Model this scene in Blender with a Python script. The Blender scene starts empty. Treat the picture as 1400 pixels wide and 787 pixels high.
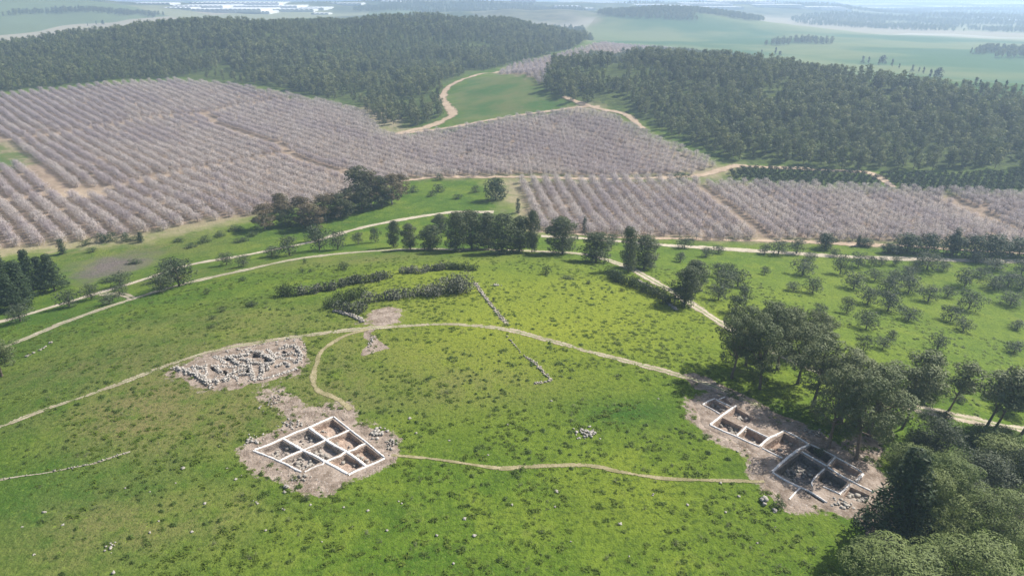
import bpy, math, random
import numpy as np
from mathutils import Vector, Matrix
from mathutils.geometry import delaunay_2d_cdt

SC = bpy.context.scene
COL = SC.collection
rad = math.radians
R = random.Random(11)
G = np.random.default_rng(11)

# ------------------------------------------------------------------ camera
CAM_H = 67.0
PITCH = rad(23.6)
FPX = 934.0
CP, SP = math.cos(PITCH), math.sin(PITCH)
cd = bpy.data.cameras.new('camera')
cam = bpy.data.objects.new('camera', cd)
COL.objects.link(cam)
cam.location = (0, 0, CAM_H)
cam.rotation_euler = (math.pi / 2 - PITCH, 0, 0)
cd.sensor_width = 36.0
cd.lens = 36.0 * FPX / 1400.0
cd.clip_start = 1.0
cd.clip_end = 60000.0
SC.camera = cam

# ------------------------------------------------------------------ noise and terrain
_T = np.random.default_rng(5).random((256, 256))


def vnoise(x, y, s=0):
    x = np.asarray(x, float) + 37.3 * s + 1000.0
    y = np.asarray(y, float) + 91.7 * s + 1000.0
    xi = np.floor(x).astype(np.int64)
    yi = np.floor(y).astype(np.int64)
    fx, fy = x - xi, y - yi
    fx = fx * fx * (3 - 2 * fx)
    fy = fy * fy * (3 - 2 * fy)
    a = _T[xi & 255, yi & 255]
    b = _T[(xi + 1) & 255, yi & 255]
    c = _T[xi & 255, (yi + 1) & 255]
    d = _T[(xi + 1) & 255, (yi + 1) & 255]
    return (a * (1 - fx) + b * fx) * (1 - fy) + (c * (1 - fx) + d * fx) * fy


def fbm(x, y, s=0, o=4):
    v, a, t = 0.0, 1.0, 0.0
    for k in range(o):
        v = v + a * vnoise(x * 2 ** k, y * 2 ** k, s + 3 * k)
        t += a
        a *= 0.5
    return v / t


def sstep(a, b, x):
    t = np.clip((x - a) / (b - a), 0, 1)
    return t * t * (3 - 2 * t)


HILLS = [  # x, y, height, sx, sy
    (-370, 930, 40, 205, 190),
    (-60, 1080, 32, 160, 170),
    (270, 560, 24, 190, 95),
    (90, 620, 14, 90, 80),
    (560, 520, 6, 160, 90),
    (440, 1900, 34, 210, 150),
    (1500, 2700, 22, 700, 260),
    (-60, 2050, 38, 330, 200),
    (-1500, 2050, 46, 400, 260),
    (-250, 3000, 62, 520, 420),
    (1100, 3300, 40, 500, 250),
    (-1700, 2500, 50, 500, 420),
    (700, 4200, 20, 700, 400),
]


def hgt(x, y):
    x = np.asarray(x, float)
    y = np.asarray(y, float)
    q = np.hypot((x + 15) / 100, (y - 78) / 98)
    z = -22 * sstep(0.5, 2.1, q)
    rr = np.hypot(x, y)
    z = z - 14 * sstep(800, 2600, rr)
    far = sstep(1.0, 3.0, q)
    z = z + (fbm(x / 34, y / 34, 1, 2) - 0.5) * (0.7 + 1.2 * far)
    z = z + (fbm(x / 170, y / 170, 2, 2) - 0.5) * 7 * far
    z = z + (fbm(x / 900, y / 900, 4, 2) - 0.5) * 60 * sstep(1200, 4000, rr)
    w = 1 + 0.35 * (fbm(x / 140, y / 140, 7, 2) - 0.5)
    for hx, hy, a, sx, sy in HILLS:
        z = z + a * w * np.exp(-0.5 * (((x - hx) / sx) ** 2 + ((y - hy) / sy) ** 2)) * sstep(1.15, 2.6, q)
    return z


_ts = 30 * 1.004 ** np.arange(1600)


def P(px, py):
    """the point of the ground seen at a place of the 1400 x 787 photograph"""
    u, v = (px - 700) / FPX, (py - 393.5) / FPX
    dx, dy, dz = u, CP - v * SP, -(SP + v * CP)
    zz = CAM_H + dz * _ts - hgt(dx * _ts, dy * _ts)
    k = np.nonzero(zz < 0)[0]
    if len(k) == 0 or k[0] == 0:
        t = _ts[-1] if len(k) == 0 else _ts[0]
    else:
        k = k[0]
        a, b = zz[k - 1], zz[k]
        t = _ts[k - 1] + (_ts[k] - _ts[k - 1]) * a / (a - b)
    x, y = dx * t, dy * t
    return np.array((x, y, float(hgt(x, y)), t))


def PW(pts):
    return np.array([P(a, b)[:2] for a, b in pts])


def pix(x, y, z):
    d = y * CP - (z - CAM_H) * SP
    up = y * SP + (z - CAM_H) * CP
    return 700 + FPX * x / d, 393.5 - FPX * up / d, d


def inside(x, y, poly):
    x = np.asarray(x, float)
    y = np.asarray(y, float)
    out = np.zeros(x.shape, bool)
    bx = (x >= poly[:, 0].min()) & (x <= poly[:, 0].max()) & (y >= poly[:, 1].min()) & (y <= poly[:, 1].max())
    xs, ys = x[bx], y[bx]
    r = np.zeros(xs.shape, bool)
    n = len(poly)
    for i in range(n):
        x1, y1 = poly[i]
        x2, y2 = poly[(i + 1) % n]
        if y1 == y2:
            continue
        c = (y1 > ys) != (y2 > ys)
        r ^= c & (xs < (x2 - x1) * (ys - y1) / (y2 - y1) + x1)
    out[bx] = r
    return out


def dist_line(x, y, line):
    x = np.asarray(x, float)
    y = np.asarray(y, float)
    d = np.full(x.shape, 1e9)
    for (x1, y1), (x2, y2) in zip(line[:-1], line[1:]):
        l2 = (x2 - x1) ** 2 + (y2 - y1) ** 2 + 1e-9
        t = np.clip(((x - x1) * (x2 - x1) + (y - y1) * (y2 - y1)) / l2, 0, 1)
        d = np.minimum(d, np.hypot(x - x1 - t * (x2 - x1), y - y1 - t * (y2 - y1)))
    return d


def grow(poly, m):
    """a polygon pushed outward by m metres"""
    p = np.asarray(poly, float)
    a = 0.5 * np.sum(p[:, 0] * np.roll(p[:, 1], -1) - np.roll(p[:, 0], -1) * p[:, 1])
    if a < 0:
        p = p[::-1]
    out = []
    n = len(p)
    for i in range(n):
        e1 = p[i] - p[i - 1]
        e2 = p[(i + 1) % n] - p[i]
        n1 = np.array((e1[1], -e1[0])) / np.hypot(*e1)
        n2 = np.array((e2[1], -e2[0])) / np.hypot(*e2)
        b = n1 + n2
        b = b / max(0.35, np.dot(b, b) / 2)
        out.append(p[i] + b * m)
    return np.array(out)


def spline(pts, step):
    p = np.asarray(pts, float)
    p = np.vstack((2 * p[0] - p[1], p, 2 * p[-1] - p[-2]))
    out = []
    for i in range(1, len(p) - 2):
        n = max(2, int(np.hypot(*(p[i + 1] - p[i])) / step))
        for k in range(n):
            t = k / n
            out.append(0.5 * (2 * p[i] + (p[i + 1] - p[i - 1]) * t + (2 * p[i - 1] - 5 * p[i] + 4 * p[i + 1] - p[i + 2]) * t * t
                              + (3 * p[i] - p[i - 1] - 3 * p[i + 1] + p[i + 2]) * t ** 3))
    out.append(p[-2])
    return np.array(out)


# ------------------------------------------------------------------ mesh helpers
class Geo:
    """collects quads (arrays) with a material number each"""

    def __init__(s):
        s.v, s.q, s.m, s.n = [], [], [], 0

    def add(s, v, q, m=0):
        v = np.asarray(v, float).reshape(-1, 3)
        q = np.asarray(q, np.int64).reshape(-1, 4)
        s.v.append(v)
        s.q.append(q + s.n)
        s.m.append(np.full(len(q), m, np.int32))
        s.n += len(v)
        return s

    def mesh(s, name, mats, smooth=False):
        v, q, m = np.vstack(s.v), np.vstack(s.q), np.concatenate(s.m)
        me = bpy.data.meshes.new(name)
        me.vertices.add(len(v))
        me.vertices.foreach_set('co', v.astype(np.float32).ravel())
        tri = q[:, 3] == q[:, 2]
        if tri.any():
            li = np.concatenate([r[:3] if t else r for r, t in zip(q, tri)])
            tot = np.where(tri, 3, 4)
        else:
            li = q.ravel()
            tot = np.full(len(q), 4)
        st = np.concatenate(([0], np.cumsum(tot)[:-1]))
        me.loops.add(len(li))
        me.loops.foreach_set('vertex_index', li.astype(np.int32))
        me.polygons.add(len(q))
        me.polygons.foreach_set('loop_start', st.astype(np.int32))
        me.polygons.foreach_set('material_index', m)
        if smooth:
            me.polygons.foreach_set('use_smooth', np.ones(len(q), bool))
        for a in (mats if isinstance(mats, (list, tuple)) else [mats]):
            me.materials.append(a)
        me.update(calc_edges=True)
        me.validate()
        return me

    def build(s, name, mats, parent=None, smooth=False, loc=None):
        o = bpy.data.objects.new(name, s.mesh(name, mats, smooth))
        COL.objects.link(o)
        if parent is not None:
            o.parent = parent
        if loc is not None:
            o.location = loc
        return o


def tag(o, label=None, cat=None, group=None, kind=None):
    if label:
        o['label'] = label
    if cat:
        o['category'] = cat
    if group:
        o['group'] = group
    if kind:
        o['kind'] = kind
    return o


def thing(name, label, cat, loc=(0, 0, 0), rz=0.0, group=None):
    o = bpy.data.objects.new(name, None)
    COL.objects.link(o)
    o.empty_display_size = 0.5
    o.location = loc
    o.rotation_euler = (0, 0, rz)
    return tag(o, label, cat, group)


def copy_tree(o, parent=None):
    c = o.copy()
    COL.objects.link(c)
    if parent is not None:
        c.parent = parent
    for ch in list(o.children):
        copy_tree(ch, c)
    return c


def tube(g, path, radii, sides=6, m=0):
    p = np.asarray(path, float)
    n = len(p)
    vs = []
    for i in range(n):
        d = p[min(i + 1, n - 1)] - p[max(i - 1, 0)]
        d = d / (np.linalg.norm(d) + 1e-9)
        a = np.cross(d, (0.3, 0.9, 0.1))
        a /= np.linalg.norm(a) + 1e-9
        b = np.cross(d, a)
        for k in range(sides):
            t = 2 * math.pi * k / sides
            vs.append(p[i] + radii[i] * (a * math.cos(t) + b * math.sin(t)))
    q = []
    for i in range(n - 1):
        for k in range(sides):
            k2 = (k + 1) % sides
            q.append((i * sides + k, i * sides + k2, (i + 1) * sides + k2, (i + 1) * sides + k))
    g.add(vs, q, m)


def leaf_quads(g, pos, nrm, size, aspect, rng, m=0):
    n = len(pos)
    nrm = nrm / (np.linalg.norm(nrm, axis=1, keepdims=True) + 1e-9)
    r = rng.normal(size=(n, 3))
    a = np.cross(nrm, r)
    a /= np.linalg.norm(a, axis=1, keepdims=True) + 1e-9
    b = np.cross(nrm, a)
    sz = (size * rng.uniform(0.6, 1.4, n))[:, None]
    a = a * sz * aspect
    b = b * sz
    # a pointed leaf-tuft outline instead of a square card
    k1 = rng.uniform(0.2, 0.6, (n, 1))
    v = np.stack((pos - b, pos + a * k1 - b * 0.1, pos + b, pos - a * (0.8 - k1) + b * 0.15), axis=1).reshape(-1, 3)
    g.add(v, np.arange(4 * n).reshape(-1, 4), m)


def blob_leaves(g, blobs, n, size, rng, aspect=1.0, jit=0.6, m=0, inner=0.45, up=0.25):
    b = np.asarray(blobs, float)
    w = (b[:, 3] * b[:, 4]) ** 1.0 + 1e-6
    idx = rng.choice(len(b), n, p=w / w.sum())
    c = b[idx]
    d = rng.normal(size=(n, 3))
    d /= np.linalg.norm(d, axis=1, keepdims=True)
    r = inner + (1 - inner) * rng.random(n) ** 0.5
    pos = c[:, :3] + d * c[:, 3:6] * r[:, None]
    nr = d / c[:, 3:6] * c[:, 3:4] + jit * rng.normal(size=(n, 3)) + np.array((0, 0, up))
    leaf_quads(g, pos, nr, size, aspect, rng, m)


_cube = None


def cube_sphere():
    global _cube
    if _cube is None:
        vs, q, key = [], [], {}

        def vi(p):
            k = tuple(p)
            if k not in key:
                key[k] = len(vs)
                v = np.array(p, float)
                vs.append(v / (0.5 * np.linalg.norm(v) + 0.5 * np.abs(v).max()))
            return key[k]
        for ax in range(3):
            for s in (-1, 1):
                for i in range(2):
                    for j in range(2):
                        cs = []
                        for di, dj in ((0, 0), (1, 0), (1, 1), (0, 1)):
                            p = [0, 0, 0]
                            p[ax] = s
                            p[(ax + 1) % 3] = i + di - 1
                            p[(ax + 2) % 3] = j + dj - 1
                            cs.append(vi(p))
                        q.append(cs if s > 0 else cs[::-1])
        _cube = (np.array(vs), np.array(q))
    return _cube


def rock(g, c, s, rng, m=0, flat=0.7):
    v, q = cube_sphere()
    k = v * (1 + 0.28 * rng.normal(size=(len(v), 1)).clip(-1.4, 1.4))
    k = k * np.array((rng.uniform(0.7, 1.3), rng.uniform(0.7, 1.3), flat * rng.uniform(0.7, 1.2))) * s
    t = rng.uniform(0, 6.28)
    ct, st = math.cos(t), math.sin(t)
    k = np.stack((k[:, 0] * ct - k[:, 1] * st, k[:, 0] * st + k[:, 1] * ct, k[:, 2]), 1)
    g.add(k + np.asarray(c), q, m)


# ------------------------------------------------------------------ materials
class NT:
    def __init__(s, name):
        s.m = bpy.data.materials.new(name)
        s.m.use_nodes = True
        s.t = s.m.node_tree
        s.t.nodes.clear()
        s.out = s.t.nodes.new('ShaderNodeOutputMaterial')

    def n(s, typ, **kw):
        o = s.t.nodes.new(typ)
        for k, v in kw.items():
            setattr(o, k, v)
        return o

    def l(s, a, b):
        s.t.links.new(a, b)

    def setin(s, sock, v):
        if isinstance(v, bpy.types.NodeSocket):
            s.l(v, sock)
        elif isinstance(v, (tuple, list)) and len(v) == 3 and sock.type == 'RGBA':
            sock.default_value = (*v, 1)
        else:
            sock.default_value = v

    def noise(s, scale, detail=3, co=None, rough=0.5, color=False):
        o = s.n('ShaderNodeTexNoise')
        o.inputs['Scale'].default_value = scale
        o.inputs['Detail'].default_value = detail
        o.inputs['Roughness'].default_value = rough
        if co is not None:
            s.l(co, o.inputs['Vector'])
        return o.outputs['Color' if color else 'Fac']

    def mix(s, f, a, b, blend='MIX'):
        o = s.n('ShaderNodeMix', data_type='RGBA', blend_type=blend)
        s.setin(o.inputs[0], f)
        s.setin(o.inputs[6], a)
        s.setin(o.inputs[7], b)
        return o.outputs[2]

    def math(s, op, a, b=0.0, c=None, clamp=False):
        o = s.n('ShaderNodeMath', operation=op, use_clamp=clamp)
        s.setin(o.inputs[0], a)
        s.setin(o.inputs[1], b)
        if c is not None:
            s.setin(o.inputs[2], c)
        return o.outputs[0]

    def ss(s, v, a, b):
        o = s.n('ShaderNodeMapRange', interpolation_type='SMOOTHSTEP')
        s.setin(o.inputs[0], v)
        o.inputs[1].default_value = a
        o.inputs[2].default_value = b
        return o.outputs[0]

    def pos(s):
        return s.n('ShaderNodeNewGeometry').outputs['Position']

    def obj(s):
        return s.n('ShaderNodeTexCoord').outputs['Object']

    def rnd(s):
        return s.n('ShaderNodeObjectInfo').outputs['Random']

    def bsdf(s, color, rough=0.9, spec=0.15, normal=None):
        b = s.n('ShaderNodeBsdfPrincipled')
        s.setin(b.inputs['Base Color'], color)
        s.setin(b.inputs['Roughness'], rough)
        b.inputs['Specular IOR Level'].default_value = spec
        if normal is not None:
            s.l(normal, b.inputs['Normal'])
        return b.outputs[0]

    def bump(s, h, strength, dist):
        b = s.n('ShaderNodeBump')
        b.inputs['Strength'].default_value = strength
        b.inputs['Distance'].default_value = dist
        s.l(h, b.inputs['Height'])
        return b.outputs[0]

    def done(s, sh):
        s.l(sh, s.out.inputs[0])
        return s.m


def foliage_mat(name, dark, light, tip=None, trans=0.25, vscale=0.9):
    t = NT(name)
    o = t.obj()
    r = t.rnd()
    n1 = t.noise(vscale, 2, o)
    c = t.mix(t.ss(n1, 0.3, 0.7), dark, light)
    # each tree its own tint
    c2 = t.mix(t.math('MULTIPLY', r, 0.6), c, tip or light)
    n2 = t.noise(6.0, 1, o)
    c3 = t.mix(t.math('MULTIPLY', t.ss(n2, 0.45, 0.75), 0.35), c2, tip or light)
    b = t.bsdf(c3, 0.65, 0.2)
    if trans > 0:
        tr = t.n('ShaderNodeBsdfTranslucent')
        t.setin(tr.inputs[0], c3)
        mx = t.n('ShaderNodeMixShader')
        mx.inputs[0].default_value = trans
        t.l(b, mx.inputs[1])
        t.l(tr.outputs[0], mx.inputs[2])
        b = mx.outputs[0]
    return t.done(b)


def plain_mat(name, a, b, scale=3.0, rough=0.9, spec=0.15, bump=0.0, coord='obj'):
    t = NT(name)
    co = t.obj() if coord == 'obj' else t.pos()
    n = t.noise(scale, 4, co, 0.6)
    c = t.mix(t.ss(n, 0.3, 0.7), a, b)
    c = t.mix(t.math('MULTIPLY', t.rnd(), 0.25), c, b)
    nm = t.bump(n, 0.6, bump) if bump else None
    return t.done(t.bsdf(c, rough, spec, nm))
# ------------------------------------------------------------------ where things lie (traced on the photograph, laid on the ground)
ORCH_W = [(-140, 150), (0, 131), (100, 121), (240, 111), (300, 116), (385, 129), (440, 140), (492, 150), (525, 184), (548, 187), (640, 175),
          (720, 160), (790, 151), (835, 157), (875, 180), (935, 207), (985, 226), (955, 240), (800, 243), (700, 240), (560, 244),
          (470, 272), (350, 294), (290, 303), (200, 320), (100, 331), (0, 342), (-140, 352)]
ORCH_E = [(712, 248), (900, 247), (1010, 252), (1220, 260), (1400, 268), (1560, 272), (1560, 352), (1400, 343), (1320, 332), (1100, 329),
          (960, 328), (800, 322), (748, 316), (728, 300), (716, 268)]
ORCH_N = [(678, 101), (700, 90), (745, 80), (800, 66), (830, 60), (900, 66), (950, 70), (860, 76), (780, 84), (752, 98), (744, 122), (728, 108)]
CROP_G = [(622, 158), (613, 135), (626, 119), (650, 106), (690, 103), (735, 110), (746, 128), (790, 139), (775, 147), (720, 154), (640, 167), (612, 166)]
GROVE1 = [(992, 240), (1012, 231), (1080, 232), (1150, 236), (1195, 241), (1206, 256), (1100, 252), (1000, 249)]
GROVE2 = [(1203, 240), (1300, 238), (1420, 238), (1560, 238), (1560, 266), (1400, 263), (1300, 263), (1228, 260)]
WOOD_W_F = [(-140, 146), (0, 126), (100, 116), (240, 106), (300, 111), (385, 123), (440, 136), (492, 143), (524, 172), (560, 176), (598, 166),
            (610, 154), (598, 130), (616, 113), (648, 99), (680, 93), (740, 78), (792, 65)]
WOOD_E_F = [(744, 125), (790, 142), (848, 150), (886, 170), (940, 196), (1000, 221), (1100, 229), (1200, 235), (1400, 234), (1560, 234)]
WOOD_E_R = [(1560, 142), (1400, 135), (1250, 121), (1150, 106), (1050, 88), (950, 76), (850, 78), (765, 88), (748, 104)]
orchW, orchE, orchN, cropG, grove1, grove2 = [PW(a) for a in (ORCH_W, ORCH_E, ORCH_N, CROP_G, GROVE1, GROVE2)]
_f = PW(WOOD_W_F)
woodW = np.vstack((_f, [(_f[-1][0] + 60, 1330), (-100, 1380), (-430, 1240), (-700, 1050), (-900, 950)]))
woodE = PW(WOOD_E_F + WOOD_E_R)
TRACKS_IN = [PW(a) for a in (
    [(395, 137), (372, 139), (321, 147), (278, 157), (240, 160), (206, 162), (150, 172), (113, 177), (45, 187), (0, 192)],
    [(278, 160), (340, 188), (403, 213), (470, 243)],
    [(388, 211), (309, 226), (226, 240), (151, 257), (80, 262), (0, 275)],
    [(0, 188), (30, 215), (80, 260)],
    [(960, 258), (1000, 292), (1045, 330)],
    [(1290, 270), (1350, 300), (1420, 332)])]
CLEARING = PW([(84, 259), (150, 257), (152, 268), (76, 271)])
GREEN_L = PW([(-60, 196), (8, 197), (34, 226), (-60, 238)])

# ---- dig trenches
DIG_A_C = [(349.6, 616), (456, 571), (526, 626), (450, 661)]          # corners of the square dig
DIG_B_ORG, DIG_B_S = (930.0, 520.0), 280 / 1102.0
RUIN_ORG, RUIN_S = (220.0, 450.0), 220 / 1400.0


def zb(pts):
    return [(DIG_B_ORG[0] + a * DIG_B_S, DIG_B_ORG[1] + b * DIG_B_S) for a, b in pts]


def zr(pts):
    return [(RUIN_ORG[0] + a * RUIN_S, RUIN_ORG[1] + b * RUIN_S) for a, b in pts]


cA = PW(DIG_A_C)


def gridA(u, v):
    """u along left->top edge, v along top->right direction, both 0..3"""
    a, b, c, d = cA           # left, top, right, bottom
    s, t = u / 3, v / 3
    return (a * (1 - s) + b * s) * (1 - t) + (d * (1 - s) + c * s) * t


digA_outer = grow(cA, 1.35)
digB_outer = PW(zb([(55, 120), (190, 60), (330, 105), (480, 200), (600, 235), (760, 300), (900, 370), (1060, 470), (1150, 590), (1090, 720),
                    (900, 740), (740, 690), (590, 690), (440, 560), (400, 400), (250, 320), (110, 250)]))
ruin_outer = PW(zr([(60, 350), (200, 300), (480, 210), (780, 140), (1000, 95), (1200, 75), (1290, 150), (1250, 330), (1100, 410), (900, 470), (720, 490),
                    (430, 525), (250, 430)]))
LOWER = [grow(cA, 0.6), grow(digB_outer, -0.7), grow(ruin_outer, -0.7)]

# ------------------------------------------------------------------ the ground, one sheet out to the horizon
th = np.concatenate((np.arange(-180, -50, 5.0), np.arange(-50, 50.01, 0.14), np.arange(52, 180, 5.0)))
th = np.radians(th)
r1 = 26 * 1.0045 ** np.arange(0, 560)
r2 = [r1[-1]]
while r2[-1] < 15500:
    r2.append(r2[-1] * (1.0085 if r2[-1] < 1500 else 1.014))
rr = np.concatenate((r1, r2[1:]))
NRr, NT_ = len(rr), len(th)
TX = (rr[:, None] * np.sin(th)[None, :]).ravel()
TY = (rr[:, None] * np.cos(th)[None, :]).ravel()
TZ = hgt(TX, TY)
for p in LOWER:
    TZ[inside(TX, TY, p)] -= 4.0
gi = np.arange(NRr * NT_).reshape(NRr, NT_)
quads = np.stack((gi[:-1, :], np.roll(gi, -1, 1)[:-1, :], np.roll(gi, -1, 1)[1:, :], gi[1:, :]), -1).reshape(-1, 4)[:, ::-1]
gv = Geo()
gv.add(np.stack((TX, TY, TZ), 1), quads)
cidx = NRr * NT_
gv.add([(0, 0, float(hgt(0, 0)))], np.zeros((0, 4)))
gv.q.append(np.stack((np.full(NT_, cidx), np.roll(gi[0], -1), gi[0], gi[0]), 1))
gv.m.append(np.zeros(NT_, np.int32))

TXc, TYc = np.append(TX, 0), np.append(TY, 0)
RRc = np.hypot(TXc, TYc)
# ragged borders: the place looked up is jittered by noise
wa = np.clip(RRc / 150, 0.6, 4)
WX = TXc + (fbm(TXc / 5, TYc / 5, 20, 3) - 0.5) * 6.5 * wa
WY = TYc + (fbm(TXc / 5, TYc / 5, 24, 3) - 0.5) * 6.5 * wa


JX = np.clip(RRc / 90, 0.9, 3.5)
JIT = [(i * 2.4, 0.4 + 0.33 * i) for i in range(9)]


def zone(poly, soft=0.0):
    q = np.asarray(poly)
    return sum(inside(WX + JX * math.cos(a) * k, WY + JX * math.sin(a) * k, q).astype(float) for a, k in JIT) / len(JIT)


def line_zone(line, w):
    lo = line.min(0) - 30
    hi = line.max(0) + 30
    m = np.zeros(len(TXc))
    k = (TXc > lo[0]) & (TXc < hi[0]) & (TYc > lo[1]) & (TYc < hi[1])
    m[k] = 1 - sstep(w * 0.45, w * 1.1, dist_line(WX[k], WY[k], line))
    return m


soil = np.maximum.reduce([zone(orchW), zone(orchE), zone(orchN)])
green_l = zone(GREEN_L)
soil *= 1 - green_l
bare = np.maximum.reduce([
    zone(grow(cA, 2.1)), zone(grow(digB_outer, 0.5)), zone(grow(ruin_outer, 0.2)),
    zone(PW([(326, 610), (400, 575), (385, 555), (352, 530), (375, 520), (405, 545), (428, 562), (455, 552), (470, 545), (500, 575), (548, 600), (545, 625),
             (500, 640), (455, 666), (395, 666), (345, 645)])),
    zone(PW([(505, 425), (535, 418), (562, 424), (560, 438), (545, 444), (500, 448)])),
    line_zone(PW([(503, 452), (507, 468), (511, 482)]), 1.7),
    zone(PW([(646, 386), (690, 384), (684, 392), (660, 392)])) * 0.7,
    line_zone(PW([(945, 520), (985, 535), (1040, 560), (1100, 600)]), 3.0),
    zone(PW([(1170, 590), (1215, 610), (1200, 640), (1150, 620)])),
    zone(PW([(1180, 700), (1250, 720), (1230, 750), (1190, 745)])),
    zone(CLEARING) * 0.0,
])
tan = np.maximum.reduce([zone(CLEARING)] + [line_zone(a, 1.8) * 0.3 for a in TRACKS_IN] + [
    zone(PW([(690, 243), (708, 243), (716, 268), (728, 300), (748, 318), (738, 324), (722, 310), (705, 285), (694, 262)])),
    zone(PW([(520, 146), (496, 146), (540, 186), (556, 186)])) * 0.9,
    zone(PW([(780, 146), (815, 143), (818, 150), (780, 153)])),
    zone(PW([(200, 322), (290, 303), (350, 292), (350, 298), (290, 312), (200, 330)])) * 0.7,
    zone(PW([(-60, 347), (0, 341), (100, 331), (200, 320), (200, 329), (90, 340), (0, 347), (-60, 352)])) * 0.9,
    zone(PW([(1000, 226), (1020, 226), (985, 242), (945, 242)])) * 0.9])
crop = np.maximum(zone(cropG), green_l)
ratio = TXc / np.maximum(TYc, 1)
wood = np.maximum.reduce([zone(woodW), zone(woodE), zone(grove1) * 0.7, zone(grove2) * 0.7])
rightfield = (TYc > 0) * sstep(0.09, 0.13, ratio + (vnoise(TXc / 90, TYc / 90, 3) - 0.5) * 0.05) * sstep(520, 640, RRc) * (1 - sstep(1750, 2100, RRc))
crop2 = rightfield * (1 - wood) * (1 - soil)
scrub = np.zeros(len(TXc))
for hx, hy, a_, sx, sy in ((-60, 2050, 38, 330, 200), (-250, 3000, 62, 520, 420), (1100, 3300, 40, 500, 250), (1500, 2700, 22, 700, 260), (-1700, 2700, 50, 500, 300)):
    scrub = np.maximum(scrub, np.exp(-0.5 * (((TXc - hx) / sx) ** 2 + ((TYc - hy) / sy) ** 2)))
scrub = sstep(0.25, 0.6, scrub + (fbm(TXc / 180, TYc / 180, 33, 3) - 0.5) * 0.6) * (1 - wood)
farz = sstep(900, 1200, RRc) * (1 - wood) * (1 - rightfield) * (1 - soil)
purple = zone(PW([(96, 378), (115, 364), (145, 352), (190, 345), (206, 350), (196, 362), (160, 376), (118, 388)]))
pxx, pyy, _d = pix(TXc, TYc, hgt(TXc, TYc))
pn = fbm(TXc / 22, TYc / 22, 30, 3)
qq = np.hypot((TXc + 15) / 100, (TYc - 78) / 98)


def spot(x, y, sx, sy):
    cx, cy = P(x, y)[:2]
    return np.exp(-0.5 * (((TXc - cx) / sx) ** 2 + ((TYc - cy) / sy) ** 2))


yellow = np.clip(spot(800, 420, 34, 22) * 1.0 + spot(600, 500, 20, 16) * 0.5 + spot(560, 370, 25, 14) * 0.5 + spot(760, 560, 20, 9) * .4
                 + spot(900, 700, 12, 8) * .5 + spot(1200, 420, 60, 40) * 0.45, 0, 1) * (0.5 + pn)
dry = np.clip(spot(250, 560, 17, 9) * 1.6 + spot(300, 440, 28, 12) * 0.9 + spot(140, 740, 11, 7) * 1.1 + spot(430, 500, 16, 9) * .6
              + spot(470, 355, 40, 7) * 0.9 + spot(560, 535, 16, 5) * .7 + spot(300, 700, 9, 6) * .4 + spot(120, 500, 22, 8) * .7
              + spot(640, 510, 16, 7) * .35 + spot(180, 340, 30, 14) * .8, 0, 1.4) * (0.25 + 1.2 * pn) * (qq < 2.2)
lush = np.clip(spot(60, 690, 14, 9) * 1.1 + spot(130, 500, 24, 6) * .9 + spot(200, 540, 18, 8) * .5 + spot(870, 560, 9, 4) * .9 + spot(640, 560, 30, 8) * .5
               + spot(1150, 720, 12, 10) * .6 + spot(1250, 460, 60, 30) * .4 + spot(80, 430, 20, 8) * .7 + spot(430, 530, 10, 6) * .5, 0, 1.2) * (0.3 + 1.1 * pn)

me = gv.mesh('ground', [], smooth=True)
for nm, arr in (('soil', soil), ('bare', bare), ('tan', tan), ('crop', np.maximum(crop, 0)), ('crop_far', crop2), ('farz', farz), ('scrub', scrub), ('wood', wood),
                ('purple', purple), ('yellow', yellow), ('dry', dry), ('lush', lush)):
    a = me.attributes.new(nm, 'FLOAT', 'POINT')
    a.data.foreach_set('value', arr.astype(np.float32))
ground = bpy.data.objects.new('ground', me)
COL.objects.link(ground)
tag(ground, kind='structure')


def dirt_color(t, co):
    """grey-pink trampled earth with pale pebbles"""
    n = t.noise(0.55, 5, co, 0.65)
    n2 = t.noise(3.2, 3, co, 0.6)
    c = t.mix(t.ss(n, 0.3, 0.7), (0.17, 0.13, 0.10), (0.36, 0.295, 0.245))
    c = t.mix(t.math('MULTIPLY', t.ss(n2, 0.56, 0.72), 0.7), c, (0.50, 0.46, 0.42))
    return t.mix(t.math('MULTIPLY', t.ss(n2, 0.42, 0.30), 0.5), c, (0.12, 0.095, 0.075))


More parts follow.
